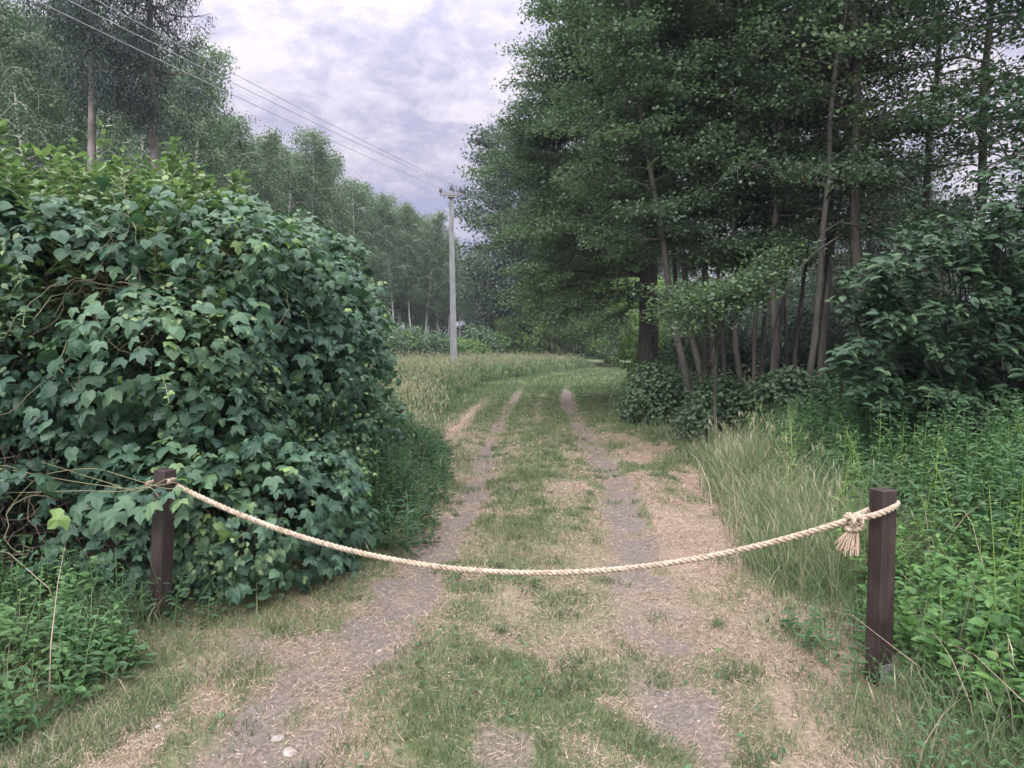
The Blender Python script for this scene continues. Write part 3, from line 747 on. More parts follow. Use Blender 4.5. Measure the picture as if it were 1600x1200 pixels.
def tree_geo(rng, H, tr, cb, rad_fn, limbs, twigs, lpt, ls, tpl, elev, droop, bend=(0, 0), bp=1.3, spray=.28, flat=.4, tint=.5, tvar=.16,
             wide=1.0, clump=.0, limb_r=.35, wig=.15, az=None, up=.9, hang=0., wood_sides=7):
    """returns (trunk Acc, crown Acc). rad_fn(t) = crown radius at t of the crown height"""
    tk = Acc(); cr = Acc()
    n = 14; s = np.linspace(0, 1, n)
    tx = bend[0] * s ** bp + np.cumsum(rng.normal(0, wig * .12, n)) * (s > .05); ty = bend[1] * s ** bp + np.cumsum(rng.normal(0, wig * .12, n)) * (s > .05)
    T = np.stack([tx, ty, s * H - .1], 1)
    rr = tr * (1 - s) ** .8 + .012; rr[0] *= 1.35
    tk.tube(T, rr, wood_sides)
    def trunk_at(z): return np.array([np.interp(z, T[:, 2], T[:, 0]), np.interp(z, T[:, 2], T[:, 1]), z])
    LP = []; LN = []; LT = []; LS = []; LC = []
    for i in range(limbs):
        t = (i + rng.random()) / limbs; z = cb + (H * .98 - cb) * t ** .9
        a = i * 2.39996 + rng.normal(0, .4) if az is None else az(rng, t)
        L = rad_fn(t) * rng.uniform(.75, 1.12)
        el = R(elev[0] + (elev[1] - elev[0]) * t + rng.normal(0, 7))
        p0 = trunk_at(z); h = np.array([math.cos(a), math.sin(a), 0])
        p1 = p0 + (h * math.cos(el) + np.array([0, 0, math.sin(el)])) * L * .55
        p2 = p0 + h * L * math.cos(el * .6) + np.array([0, 0, math.sin(el) * L * .75 - droop * L])
        lp = bez(p0, p1, p2, 7); lp[1:-1] += rng.normal(0, .03 * L, (5, 3))
        r0 = max(.012, min(tr * limb_r * (1 - .6 * t), np.interp(z, T[:, 2], rr) * .8))
        tk.tube(lp, np.linspace(r0, .008, 7), 5, None, False)
        lt = rng.normal(0, tvar * .6)
        for j in range(twigs):
            u = .18 + .82 * (j + rng.random()) / twigs; k = min(5, int(u * 6)); f = u * 6 - k
            b = lp[k] * (1 - f) + lp[k + 1] * f; dirn = norm(lp[k + 1] - lp[k])
            sd = norm(np.cross(dirn, [0, 0, 1])) * (1 if j % 2 else -1)
            d = norm(dirn * rng.uniform(.4, .9) + sd * rng.uniform(.4, 1.0) + np.array([0, 0, rng.normal(.05, flat * .5)]))
            tl = L * rng.uniform(.22, .42) * (1.15 - .5 * u) + .25
            e = b + d * tl + np.array([0, 0, -hang * tl - droop * .3 * tl])
            mid = b + d * tl * .6 + np.array([0, 0, .05 * tl])
            tw = bez(b, mid, e, 5)
            tk.tube(tw, np.linspace(.012, .004, 5) * min(1.6, .5 + L * .2), 3, None, False)
            m = int(lpt * rng.uniform(.6, 1.3)); q = rng.random(m) ** .8
            idx = np.minimum((q * 4).astype(int), 3); fr = q * 4 - idx
            pos = tw[idx] * (1 - fr)[:, None] + tw[idx + 1] * fr[:, None]
            o = np.clip(rng.normal(0, 1, (m, 3)), -1.6, 1.6) * spray * (.35 + .65 * q)[:, None] * (.5 + .25 * L ** .5)
            o[:, 2] *= flat
            if hang: o[:, 2] -= np.abs(rng.exponential(hang * .5, m))
            LP.append(pos + o)
            nn = rng.normal(0, .5, (m, 3)); nn[:, 2] += up; LN.append(nn)
            tt = rng.normal(0, .6, (m, 3)) + d; tt[:, 2] -= .35 + hang; LT.append(tt)
            LC.append(np.clip(tint + lt + rng.normal(0, tvar * .5) + rng.normal(0, tvar * .6, m), 0, 1)); LS.append(rng.uniform(.7, 1.25, m) * ls)
    LP = np.concatenate(LP); k = LP[:, 2] > .15
    cr.leaves(LP[k], np.concatenate(LN)[k], np.concatenate(LT)[k], np.concatenate(LS)[k], tpl, np.concatenate(LC)[k], wide)
    return tk, cr

def make_tree(name, geo, bark, leaf, loc=(0, 0, 0), rz=0):
    root = empty(name, loc, rz)
    geo[0].build('trunk', bark, root, True); geo[1].build('crown', leaf, root)
    return root
def put(src, used, loc, rz, sc, label, cat, group=None, name=None):
    o = src if id(src) not in used else copy_tree(src)
    used.add(id(src))
    o.location = (loc[0], loc[1], float(gz(loc[0], loc[1])) - .03); o.rotation_euler = (0, 0, rz); o.scale = (sc, sc, sc) if not isinstance(sc, tuple) else sc
    for k in ('group',):
        if k in o and not group: del o[k]
    tag(o, label, cat, group); return o

def dome(r, lo=.35, pw=.8):
    return lambda t: r * (lo + (1 - lo) * math.sin(PI * min(1, (.12 + .80 * t))) ** pw)

def build_right_trees():
    rng = np.random.default_rng(31); used = set()
    # the spreading tree that leans over the track: crown layers reach left
    def az_left(r, t): return r.uniform(0, 2 * PI) if r.random() < .22 else PI + r.normal(-.25, .8)
    g = tree_geo(rng, 14.5, .30, 3.0, lambda t: float(np.interp(t, [0, .15, .4, .6, .75, 1], [3.6, 4.2, 3.7, 2.6, 1.8, .8])), 100, 13, 210, .062, T_RND, (2, 48), .13, (.1, -.3),
                 spray=.25, flat=.38, tint=.50, az=az_left, wig=.3, limb_r=.22)
    b = make_tree('alder_tree', g, M['bark_dark'], M['alder'])
    put(b, used, (3.75, 20.5, 0), 0, 1.0, 'big broad dark-trunked tree spreading its layered branches over the track', 'tree')
    # slender stems of the thicket: four prototypes with lean
    protos = []
    for k, (H, r, bend, cb, nl, lp, bm) in enumerate([(12.0, .058, (-1.9, 0), 3.2, 44, 60, 'bark'), (12.5, .055, (.3, .4), 3.6, 40, 46, 'bark'), (12, .052, (1.1, -.2), 3.4, 38, 38, 'bark'),
                                                  (11.0, .036, (-.9, .3), 3.4, 34, 56, 'bark'), (13, .08, (.4, .2), 4.6, 28, 24, 'bark_dark')]):
        g = tree_geo(rng, H, r, cb, lambda t: (1.75 if k in (0, 3) else 2.2) * (.55 + .45 * math.sin(PI * min(1, .2 + .7 * t))), nl, 9, int(lp * 1.45), .060, T_RND, (8, 55), .12, bend, bp=.75,
                     spray=.24, flat=.4, tint=.46 + .05 * (k % 3), wig=.3)
        protos.append(make_tree('slender_tree', g, M[bm], M['alder']))
    spots = [  # px of the foot, depth, proto, rz, scale, label
        (1094, 13.6, 0, 0, 1.0, 'leaning grey stem, first of the slender trees right of the big dark trunk'),
        (1112, 14.6, 0, .25, .95, 'leaning grey tree close behind the first slender stem of the thicket'),
        (1130, 14.2, 3, -.2, 1.0, 'thin stem leaning left, third from the big dark trunk'),
        (1142, 15.6, 3, .5, 1.0, 'thin stem in the gap between the left leaning stems and the central slender tree'),
        (1160, 14.8, 0, .9, .9, 'slim stem behind the bright low spray of leaves'),
        (1186, 16.5, 3, 1.6, 1.0, 'very thin background stem just left of the tall central grey stem'),
        (1210, 13.6, 1, 0.2, 1.05, 'tall straight grey stem in the middle of the thicket'),
        (1226, 15.5, 3, 3.0, 1.0, 'thin stem close to the right of the tall central grey stem'),
        (1250, 13.0, 2, -.2, 1.0, 'sturdier grey tree leaning right beside the arching bare branch'),
        (1266, 14.0, 3, 3.4, 1.05, 'thin stem leaning right just behind the sturdier leaning tree'),
        (1286, 15.0, 4, 3.8, .95, 'last slim stem before the large leaved shrub'),
        (1345, 13.0, 4, 1.2, 1.15, 'tall dark stem standing above the large leaved shrub'),
        (1425, 16.5, 4, 4.7, 1.1, 'dark stem with sky glinting through its crown high above the shrub'),
        (1520, 14.5, 4, 3.5, 1.1, 'dark tree behind the right end of the large leaved shrub'),
        (1600, 15.0, 1, 2.9, 1.1, 'rightmost dark tree whose crown closes the corner of the sky'),
        (1074, 16.2, 3, 5.6, 1.0, 'thin dark stem right beside the big dark trunk'),
        (1104, 16.4, 3, 1.2, 1.0, 'thin stem seen between the first two leaning grey stems'),
        (1174, 14.4, 3, 4.2, .95, 'thin pale stem halfway between the leaning stems and the central slender tree'),
        (1198, 15.2, 3, 2.6, 1.0, 'thin stem touching the tall central grey stem on its left'),
        (1240, 17.0, 3, .4, 1.0, 'thin dark stem left of the sturdier leaning tree'),
        (1060, 23.0, 1, .8, 1.1, 'shaded tree behind the big dark trunk'),
    ]
    for (px, Y, k, rz, sc, lb) in spots:
        p = P(px, 600, Y); put(protos[k], used, (p[0], Y, 0), rz, sc, lb, 'tree')
    # wood behind
    backs = []
    for k in range(3):
        g = tree_geo(rng, 13.5 + k, .14, 1.2, dome(3.6, .55), 54, 8, 46, .13, T_RH, (5, 55), .1, (rng.normal(0, .4), rng.normal(0, .4)), spray=.42, flat=.6, tint=.35, wig=.3)
        backs.append(make_tree('woodland_tree', g, M['bark_dark'], M['oak']))
    lb = 'dim woodland tree deep behind the slender grey stems'
    n = 0
    for row, (y0, x0, x1, st) in enumerate([(20, 8.5, 17, 3.2), (26, 7.5, 24, 3.4), (34, 10, 32, 4.2), (44, 15, 44, 5.5)]):
        x = x0
        while x < x1:
            put(backs[n % 3], used, (x + rng.normal(0, .6), y0 + rng.normal(0, 1.4), 0), rng.uniform(0, 6.28), (.42 if row == 0 else rng.uniform(.48, .62)), lb, 'tree', 'woodland trees behind the thicket')
            n += 1; x += st * .8
    # near dark tree on the far right, its twigs fill the corner
    g = tree_geo(rng, 9, .13, 1.6, dome(2.9, .6), 46, 10, 44, .095, T_OVA, (5, 50), .14, (.3, .2), spray=.26, flat=.45, tint=.3, wig=.3)
    b = make_tree('cherry_tree', g, M['bark_dark'], M['shrub_dark'])
    put(b, used, (8.3, 10.2, 0), 0, 1, 'near dark tree with drooping leafy twigs at the right edge', 'tree')
    # large leaved shrub
    sh = large_leaf_shrub(rng)
    # understorey bushes
    specs = [('rounded bush at the bend edge under the big dark trunk', (3.15, 15.5), 1.0, 1.25, 'alder', .5),
             ('low dark bush in front of the leaning slender stems', (3.6, 12.4), .9, .95, 'alder', .45),
             ('leafy bush at the foot of the tall central grey stem', (4.6, 11.9), 1.0, 1.05, 'alder', .42),
             ('small bush between the dry grass and the nettles', (5.6, 11.3), 1.0, 1.0, 'shrub_dark', .5),
             ('bush under the left end of the large leaved shrub', (6.7, 11.3), 1.1, 1.3, 'shrub_dark', .4),
             ('pale bush where the track disappears round the bend', (4.3, 22.5), 1.4, 1.9, 'bright', .35),
             ('dark thicket bush just right of the big dark trunk', (5.2, 19), 1.5, 2.2, 'oak', .4),
             ('dark bush deep behind the slender stems', (7.4, 18.5), 1.8, 2.4, 'oak', .3),
             ('shadowed bush behind the right slender stems', (9.6, 17.5), 1.8, 2.4, 'oak', .3),
             ('shadowed bush behind the large leaved shrub', (11, 14), 1.8, 2.6, 'oak', .3),]
    for lb_, (x, y), r, h, mm, ti in specs:
        s = shrub('bush', (x, y), r, h, int(5200 * r), rng, M[mm], T_RND, .075, tint=ti); tag(s, lb_, 'bush')
    # a bright low spray in front of the thicket
    root = empty('sapling', (*P(1120, 600, 11.6)[:2], 0)); tag(root, 'bright green sapling spreading flat sprays low before the slender stems', 'sapling')
    lf = Acc(); st = Acc()
    for q in range(26):
        px = rng.uniform(1000, 1260); py = 470 + rng.normal(0, 16) - max(0, px - 1130) * .75
        e = P(px, py, 11.2 + rng.uniform(-.6, .8)) - np.array(root.location); b = np.array([rng.normal(0, .1), .5, rng.uniform(.9, 2.0)])
        tw = bez(b, (b + e) / 2 + np.array([0, 0, .5]), e, 7); st.tube(tw, np.linspace(.008, .003, 7), 4, None, False)
        m = 260; u = .5 + .45 * rng.random(m); idx = np.minimum((u * 6).astype(int), 5); f = u * 6 - idx
        pos = tw[idx] * (1 - f)[:, None] + tw[idx + 1] * f[:, None] + rng.normal(0, 1, (m, 3)) * [.22, .22, .07]
        nn = rng.normal(0, .4, (m, 3)); nn[:, 2] += 1
        lf.leaves(pos, nn, rng.normal(0, 1, (m, 3)) + [0, 0, -.2], rng.uniform(.04, .07, m), T_RND, np.clip(rng.normal(.60, .2, m), 0, 1))
    lf.build('leaves', M['alder'], root); st.tube(A([0, 0, -.05], [0, .1, .8], [.05, .2, 1.8]), [.03, .025, .015], 6); st.build('stems', M['bark'], root)
    # arching bare branch
    br = Acc(); pts = np.array([P(1205, 600, 12.6), P(1208, 520, 12.5), P(1230, 440, 12.4), P(1275, 392, 12.3), P(1310, 370, 12.2)])
    s4 = np.linspace(0, 4, 17); pts = np.stack([np.interp(s4, range(5), pts[:, c]) for c in range(3)], 1); pts[0, 2] = -.03
    pts[1:-1] = (pts[:-2] + pts[1:-1] * 2 + pts[2:]) / 4
    br.tube(pts, np.linspace(.03, .012, 17), 6)
    tag(br.build('bare_branch', M['bark'], smooth=True), 'bare thin branch arching over among the slender grey stems', 'branch')

def large_leaf_shrub(rng):
    root = empty('large_leaved_shrub', (5.0, 8.8, 0)); off = np.array([5.0, 8.8, 0])
    tag(root, 'dark shrub with long glossy oval leaves hanging at the right above the nettles', 'shrub')
    lf = Acc(); st = Acc()
    for q in range(330):
        px = rng.uniform(1310, 1760); Y = rng.uniform(7.2, 9.2)
        py = rng.uniform(350 if px > 1380 else 400, 700) - (px > 1500) * rng.uniform(0, 120)
        if px < 1360 and (py > 640 or py < 420): continue
        e = P(px, py, Y)
        b = np.array([e[0] + rng.uniform(.3, 1.0), e[1] + rng.uniform(.3, .9), max(.1, e[2] - rng.uniform(.1, .8))])
        tw = bez(b, (b + e) / 2 + np.array([0, 0, .35]), e, 7) - off
        st.tube(tw, np.linspace(.009, .003, 7), 4, None, False)
        m = 42; u = .25 + .75 * rng.random(m); idx = np.minimum((u * 6).astype(int), 5); f = u * 6 - idx
        d = norm(tw[-1] - tw[0]); sd = np.cross(d, [0, 0, 1]); s_ = np.where(rng.random(m) < .5, -1, 1)[:, None]
        pos = tw[idx] * (1 - f)[:, None] + tw[idx + 1] * f[:, None] + rng.normal(0, 1, (m, 3)) * [.05, .05, .05]
        tp = d * .6 + sd * s_ * .8 + np.array([0, 0, -.45]) + rng.normal(0, .25, (m, 3))
        nn = rng.normal(0, .28, (m, 3)) + [0, -.25, 1]
        lf.leaves(pos, nn, tp, rng.uniform(.085, .15, m), T_OVA, np.clip(rng.normal(.45, .22, m), 0, 1), .9)
    for q in range(26):
        b = np.array([rng.normal(0, .5), rng.normal(.6, .3), -.05]); e = np.array([rng.uniform(-1.6, 2.2), rng.uniform(-.6, .6), rng.uniform(1, 2.8)])
        st.tube(bez(b, (b + e) / 2 + np.array([0, 0, .5]), e, 7), np.linspace(.03, .006, 7), 5, None, False)
    lf.build('leaves', M['shrub_dark'], root); st.build('stems', M['bark_dark'], root)
    return root
build_right_trees()

def build_far_trees():
    rng = np.random.default_rng(47); used = set()
    g = tree_geo(rng, 21, .38, 2.0, dome(6.0, .6), 80, 11, 60, .24, T_RND, (8, 62), .06, (0, 0), spray=.55, flat=.75, tint=.4, tvar=.22)
    b = make_tree('oak_tree', g, M['bark_dark'], M['oak'])
    put(b, used, (1.0, 72, 0), 0, 1.0, 'tall dark oak beyond the bend, just right of the utility pole', 'tree')
    put(b, used, (6.0, 80, 0), 2.1, .95, 'second dark oak, half hidden behind the overhanging branches', 'tree')
    put(b, used, (13.5, 76, 0), 4.0, .9, 'third far oak seen between the overhanging branches and the bend', 'tree')
    gs = []
    for k in range(2):
        g = tree_geo(rng, 6.5, .12, .4, dome(2.6, .7), 34, 8, 40, .15, T_RH, (10, 60), .05, (0, 0), spray=.40, flat=.8, tint=.5, tvar=.2)
        gs.append(make_tree('young_tree', g, M['bark'], M['bright']))
    for (x, y, k, sc, lb) in [(3.6, 66, 0, 1.15, 'bright young tree left of the point where the track vanishes'), (6.6, 69, 1, 1.25, 'taller bright young tree right where the track vanishes'),
                          (9.3, 66, 0, 1.25, 'pale green young tree beside the shaded edge of the bend'), (-.4, 68, 1, .6, 'low round tree at the foot of the far dark oak'), (11.5, 60, 1, 1.0, 'young tree half hidden by the wood edge at the bend')]:
        put(gs[k], used, (x, y, 0), rng.uniform(0, 6), sc, lb, 'tree')
    # birches
    bs = []
    for k in range(4):
        g = tree_geo(rng, 16.0, .115, 6.2 - k * .5, lambda t: 1.9 * (.45 + .55 * math.sin(PI * min(1, .15 + .75 * t))), 50, 7, 55, .125, T_RH, (40, 70), .25,
                     (rng.normal(0, .8), rng.normal(0, .5)), spray=.30, flat=1.1, tint=.45, tvar=.2, hang=.55, up=.3, limb_r=.3, wig=.4, wood_sides=6)
        bs.append(make_tree('birch_tree', g, M['bark_birch'], M['birch']))
    front = [(306, 130, 40, 'tall birch right next to the spruces, its top breaking the skyline first'), (345, 172, 42, None), (392, 205, 46, None), (432, 222, 49, None), (478, 208, 53, 'birch with a loose pointed crown standing above its neighbours midway to the pole'),
             (515, 240, 56, None), (556, 270, 60, None), (585, 283, 64, None), (618, 298, 66, 'round topped birch just left of the white stems near the pole'), (640, 318, 70, None),
             (664, 330, 72, 'birch with bare white forked stem close left of the utility pole'), (686, 345, 76, None), (716, 362, 84, 'birch showing just right of the utility pole'), (745, 380, 92, None)]
    ORD = 'first second third fourth fifth sixth seventh eighth ninth tenth eleventh twelfth thirteenth fourteenth'.split()
    for i, (px, py, Y, lb) in enumerate(front):
        z = P(px, py, Y)[2]; x = P(px, py, Y)[0]
        put(bs[i % 4], used, (x, Y, 0), rng.uniform(0, 6.28), z / 16.3, lb or '%s birch crown along the skyline, counted from the spruces towards the pole' % ORD[i], 'tree', 'birches in the front row')
    n = 0
    lb2 = 'birch deeper in the grove, only pale stem and crown top showing'
    for row in (1, 2, 3):
        for px in np.arange(300 - 20 * row, 770, 34):
            Yf = np.interp(px, [300, 500, 620, 745], [40, 55, 67, 92]); Y = Yf + row * 6 + rng.normal(0, 1)
            top = np.interp(px, [300, 390, 480, 560, 620, 690, 760], [150, 215, 230, 285, 310, 360, 395]) + rng.uniform(0, 30)
            q = P(px + rng.normal(0, 8), top, Y)
            put(bs[n % 4], used, (q[0], Y, 0), rng.uniform(0, 6.28), (q[2] / 16.6), lb2, 'tree', 'birches deeper in the grove'); n += 1
    # left of and behind the spruces
    lb3 = 'hazy birch behind the spruces at the upper left'
    for (px, Y, H) in [(-60, 30, 17), (10, 33, 16.5), (70, 29, 15), (110, 36, 17), (190, 31, 16), (225, 37, 18), (275, 34, 15.5), (40, 42, 19), (150, 43, 18), (-10, 40, 19), (255, 44, 19)]:
        q = P(px, 400, Y); put(bs[n % 4], used, (q[0], Y, 0), rng.uniform(0, 6.28), H / 16., lb3, 'tree', 'birches behind the spruces'); n += 1
    # bushes under the birches
    sb = shrub('bush', (-8, 47), 1.7, 2.3, 3600, rng, M['bright'], T_RH, .17, tint=.3)
    sd = shrub('bush', (-12, 40), 1.8, 2.6, 3600, rng, M['birch'], T_RH, .17, tint=.3)
    lb4 = 'low bush along the foot of the birch grove'
    for i, px in enumerate(np.arange(540, 850, 19)):
        Y = np.interp(px, [560, 700, 850], [50, 62, 74]) + rng.normal(0, 2); q = P(px, 550, Y)
        put([sb, sd][i % 2], used, (q[0], Y, 0), rng.uniform(0, 6), rng.uniform(.8, 1.35), lb4, 'bush', 'low bushes under the birches')
    # spruces
    def spruce(H, tr, cb, L, dens, rng):
        tk = Acc(); cr = Acc(); s = np.linspace(0, 1, 10)
        tk.tube(np.stack([rng.normal(0, .05, 10), rng.normal(0, .05, 10), s * H - .1], 1), tr * (1 - s * .9), 9)
        z = cb
        while z < H - .3:
            t = (z - cb) / (H - cb); Lz = L * (1 - .8 * t) * (.65 + .35 * min(1, t * 5 + .2))
            for k in range(5):
                a = rng.uniform(0, 2 * PI); l_ = Lz * rng.uniform(.7, 1.15)
                h = np.array([math.cos(a), math.sin(a), 0]); p0 = np.array([0, 0, z + rng.uniform(-.1, .1)])
                p2 = p0 + h * l_ + np.array([0, 0, -.10 * l_]); p1 = p0 + h * l_ * .5 + np.array([0, 0, -.30 * l_])
                lp = bez(p0, p1, p2, 8); tk.tube(lp, np.linspace(.03, .006, 8), 4, None, False)
                m = int(dens * l_); u = .12 + .88 * rng.random(m) ** .8
                idx = np.minimum((u * 7).astype(int), 6); f = u * 7 - idx
                base = lp[idx] * (1 - f)[:, None] + lp[idx + 1] * f[:, None]
                sd = np.cross(h, [0, 0, 1]); side = rng.normal(0, 1, m)[:, None] * sd * (.34 * l_ * (1.1 - u) + .06)[:, None] * .8
                hang = rng.random(m) ** 1.4 * (.25 + .45 * (1 - np.abs(u - .6)))
                comb = np.floor(u * l_ / .17) * .17 / l_
                pos = base + side; pos[:, 2] -= hang * 1.1
                tip = np.stack([rng.normal(0, .3, m) + h[0] * .3, rng.normal(0, .3, m) + h[1] * .3, -np.ones(m) + (hang < .05) * .8], 1)
                reps = 3
                ps = np.concatenate([pos + tip * (.07 * k_) + rng.normal(0, .012, (m, 3)) for k_ in range(reps)]); tp = np.concatenate([tip + rng.normal(0, .3, (m, 3)) for k_ in range(reps)])
                cr.leaves(ps, rng.normal(0, 1, (m * reps, 3)), tp, rng.uniform(.06, .12, m * reps), T_NDL, np.clip(rng.normal(.4, .2, m * reps), 0, 1), 1.5)
            z += .50
        return tk, cr
    s1 = make_tree('spruce_tree', spruce(19, .15, 8.6, 1.8, 150, rng), M['bark_spruce'], M['spruce'])
    s2 = make_tree('spruce_tree', spruce(18, .16, 8.2, 2.2, 120, rng), M['bark_spruce'], M['spruce'])
    s3 = make_tree('spruce_tree', spruce(9, .12, .8, 2.2, 190, rng), M['bark_spruce'], M['spruce'])
    q = P(155, 500, 19); put(s1, used, (q[0], 19, 0), 0, (1, 1, 1.0), 'tall spruce with bare lower trunk, farther from the sky gap', 'tree')
    q = P(246, 500, 20); put(s2, used, (q[0], 20, 0), 1, (1, 1, 1.0), 'tall spruce with drooping branches reaching into the open sky', 'tree')
    for (px, Y, sc, lb) in [(-5, 24, 1.0, 'dense drooping spruce at the left edge above the hedge'), (82, 29, 1.1, 'shorter spruce between the left edge and the first bare spruce trunk'),
                            (205, 33, .9, 'short dark spruce in the gap between the two bare trunks')]:
        q = P(px, 500, Y); put(s3, used, (q[0], Y, 0), rng.uniform(0, 6), sc, lb, 'tree')
build_far_trees()

# ------------------------------------------------------------------ utility pole and wires
def box(acc, c, s, rot=0., t=None, taper=1.0):
    x, y, z = s[0] / 2, s[1] / 2, s[2] / 2
    V = np.array([(sx * x * (taper if sz > 0 else 1), sy * y * (taper if sz > 0 else 1), sz * z) for sz in (-1, 1) for sx, sy in ((-1, -1), (1, -1), (1, 1), (-1, 1))], float)
    c_, s_ = math.cos(rot), math.sin(rot); V = np.stack([V[:, 0] * c_ - V[:, 1] * s_, V[:, 0] * s_ + V[:, 1] * c_, V[:, 2]], 1) + np.array(c)
    acc.add(V, [[3, 2, 1, 0], [4, 5, 6, 7], [0, 1, 5, 4], [1, 2, 6, 5], [2, 3, 7, 6], [3, 0, 4, 7]], t)
def bevel(o, w=.004, seg=2):
    m = o.modifiers.new('bevel', 'BEVEL'); m.width = w; m.segments = seg; m.limit_method = 'ANGLE'
M['concrete'] = surf_mat('pole_concrete', (.17, .175, .19), (.27, .275, .29), 3, .8, (3, 3, .6), .2)
M['steel'] = surf_mat('galvanised_steel', (.13, .13, .14), (.25, .25, .27), 14, .5, bump=.1, spec=.5)
M['porcelain'] = surf_mat('dark_insulator', (.035, .03, .035), (.06, .05, .055), 5, .3, bump=0, spec=.5)
M['wire'] = surf_mat('aluminium_wire', (.42, .42, .45), (.55, .55, .58), 3, .4, bump=0, spec=.5)
YP = 33.0
ptop = P(705, 304, YP); pbase = P(710, 560, YP)
def build_pole():
    root = empty('utility_pole', (pbase[0], YP, 0)); tag(root, 'pale concrete utility pole with short crossarm standing in tall grass', 'utility pole')
    dx = ptop[0] - pbase[0]; Ht = ptop[2]
    a = Acc(); n = 8; s = np.linspace(0, 1, n); V = []
    for q in s:
        w = .32 + (.205 - .32) * q; d = w * .8; x = dx * q; z = -.3 + (Ht + .12 + .3) * q
        V += [(x - w / 2, -d / 2, z), (x + w / 2, -d / 2, z), (x + w / 2 * .8, d / 2, z), (x - w / 2 * .8, d / 2, z)]
    Fq = [[4 * i + j, 4 * i + (j + 1) % 4, 4 * i + 4 + (j + 1) % 4, 4 * i + 4 + j] for i in range(n - 1) for j in range(4)]
    Fq.append([4 * n - 4, 4 * n - 3, 4 * n - 2, 4 * n - 1]); a.add(V, Fq); o = a.build('pole_shaft', M['concrete'], root); bevel(o, .02, 2)
    c = Acc(); box(c, (dx, -.14, Ht - .02), (.98, .09, .11)); box(c, (dx, -.02, Ht - .12), (.30, .34, .05)); box(c, (dx, .0, Ht + .10), (.10, .10, .14))
    c.build('crossarm', M['steel'], root)
    for k, ox in enumerate((-.45, .0, .45)):
        i = Acc(); zz = Ht + (.02 if k != 1 else .16)
        prof = [(.012, 0), (.012, .05), (.045, .055), (.052, .09), (.034, .10), (.048, .13), (.03, .15), (.042, .18), (.02, .20), (.02, .235), (.006, .24)]
        i.tube(np.array([(dx + ox, -.14 if k != 1 else 0, zz + h) for r, h in prof]), np.array([r for r, h in prof]) * 1.7, 10)
        i.build('insulator', M['porcelain'], root, True)
    # wires, three spans towards the camera side and on behind the pole
    far = {0: (55, 0), 1: (106, 0), 2: (150, 0)}
    for k, ox in enumerate((-.45, .0, .45)):
        zz = Ht + .24 + (.14 if k == 1 else 0)
        p0 = np.array([pbase[0] + dx + ox, YP - (.14 if k != 1 else 0), zz])
        q = P(far[k][0], far[k][1], 14.5)
        t1 = (q - p0) / (p0[1] - 14.5); t1 = p0 + t1 * (p0[1] + 12)
        s = np.linspace(0, 1, 40)[:, None]; L = p0[1] + 12; u = (p0[1] - 14.5) / L
        end = t1.copy(); sag = .55
        pts = p0 * (1 - s) + end * s; sg = sag * 4 * s[:, 0] * (1 - s[:, 0]); pts[:, 2] -= sg; pts[:, 2] += s[:, 0] * (sag * 4 * u * (1 - u)) / u
        end2 = p0 + np.array([17.0 + ox, 42, -.3]); s2 = np.linspace(0, 1, 24)[:, None]; p2 = p0 * (1 - s2) + end2 * s2; p2[:, 2] -= .9 * 4 * s2[:, 0] * (1 - s2[:, 0])
        w = Acc(); w.tube(np.concatenate([p2[::-1], pts[1:]]), .0085, 5)
        o = w.build('power_line', M['wire'], smooth=True)
        tag(o, ['lowest of the three overhead wires, from the left end of the crossarm', 'middle overhead wire, tied to the pole top insulator', 'highest of the three overhead wires, from the right end of the crossarm'][k], 'wire', 'overhead wires at the utility pole')
build_pole()

# ------------------------------------------------------------------ posts and rope
def mat_wood():
    m = mat('stained_wood'); n = m.node_tree.nodes; l = m.node_tree.links
    out = n.new('ShaderNodeOutputMaterial'); b = n.new('ShaderNodeBsdfPrincipled'); l.new(b.outputs[0], out.inputs[0])
    tc = n.new('ShaderNodeTexCoord'); mp = n.new('ShaderNodeMapping'); mp.inputs['Scale'].default_value = (34, 34, 2.2); l.new(tc.outputs['Object'], mp.inputs[0])
    t = n.new('ShaderNodeTexNoise'); t.inputs['Scale'].default_value = 1.6; t.inputs['Detail'].default_value = 7; t.inputs['Roughness'].default_value = .65; l.new(mp.outputs[0], t.inputs['Vector'])
    t2 = n.new('ShaderNodeTexNoise'); t2.inputs['Scale'].default_value = 5; t2.inputs['Detail'].default_value = 4; l.new(tc.outputs['Object'], t2.inputs['Vector'])
    r1 = n.new('ShaderNodeValToRGB'); l.new(t.outputs['Fac'], r1.inputs[0]); e = r1.color_ramp.elements
    e[0].position = .3; e[0].color = (.022, .015, .015, 1); e[1].position = .72; e[1].color = (.066, .046, .046, 1)
    r2 = n.new('ShaderNodeValToRGB'); l.new(t2.outputs['Fac'], r2.inputs[0]); e = r2.color_ramp.elements
    e[0].position = .35; e[0].color = (.6, .6, .64, 1); e[1].position = .7; e[1].color = (1.25, 1.25, 1.2, 1)
    mx = n.new('ShaderNodeMix'); mx.data_type = 'RGBA'; mx.blend_type = 'MULTIPLY'; mx.inputs[0].default_value = 1
    l.new(r1.outputs[0], mx.inputs[6]); l.new(r2.outputs[0], mx.inputs[7]); l.new(mx.outputs[2], b.inputs['Base Color'])
    b.inputs['Roughness'].default_value = .5; b.inputs['Specular IOR Level'].default_value = .4
    bp = n.new('ShaderNodeBump'); bp.inputs['Strength'].default_value = .5; bp.inputs['Distance'].default_value = .003
    l.new(t.outputs['Fac'], bp.inputs['Height']); l.new(bp.outputs[0], b.inputs['Normal'])
    return m
M['wood'] = mat_wood()
M['rope'] = surf_mat('jute_rope', (.24, .185, .142), (.50, .415, .34), 40, .9, (1, 1, 1), .6, (.385, .31, .245))
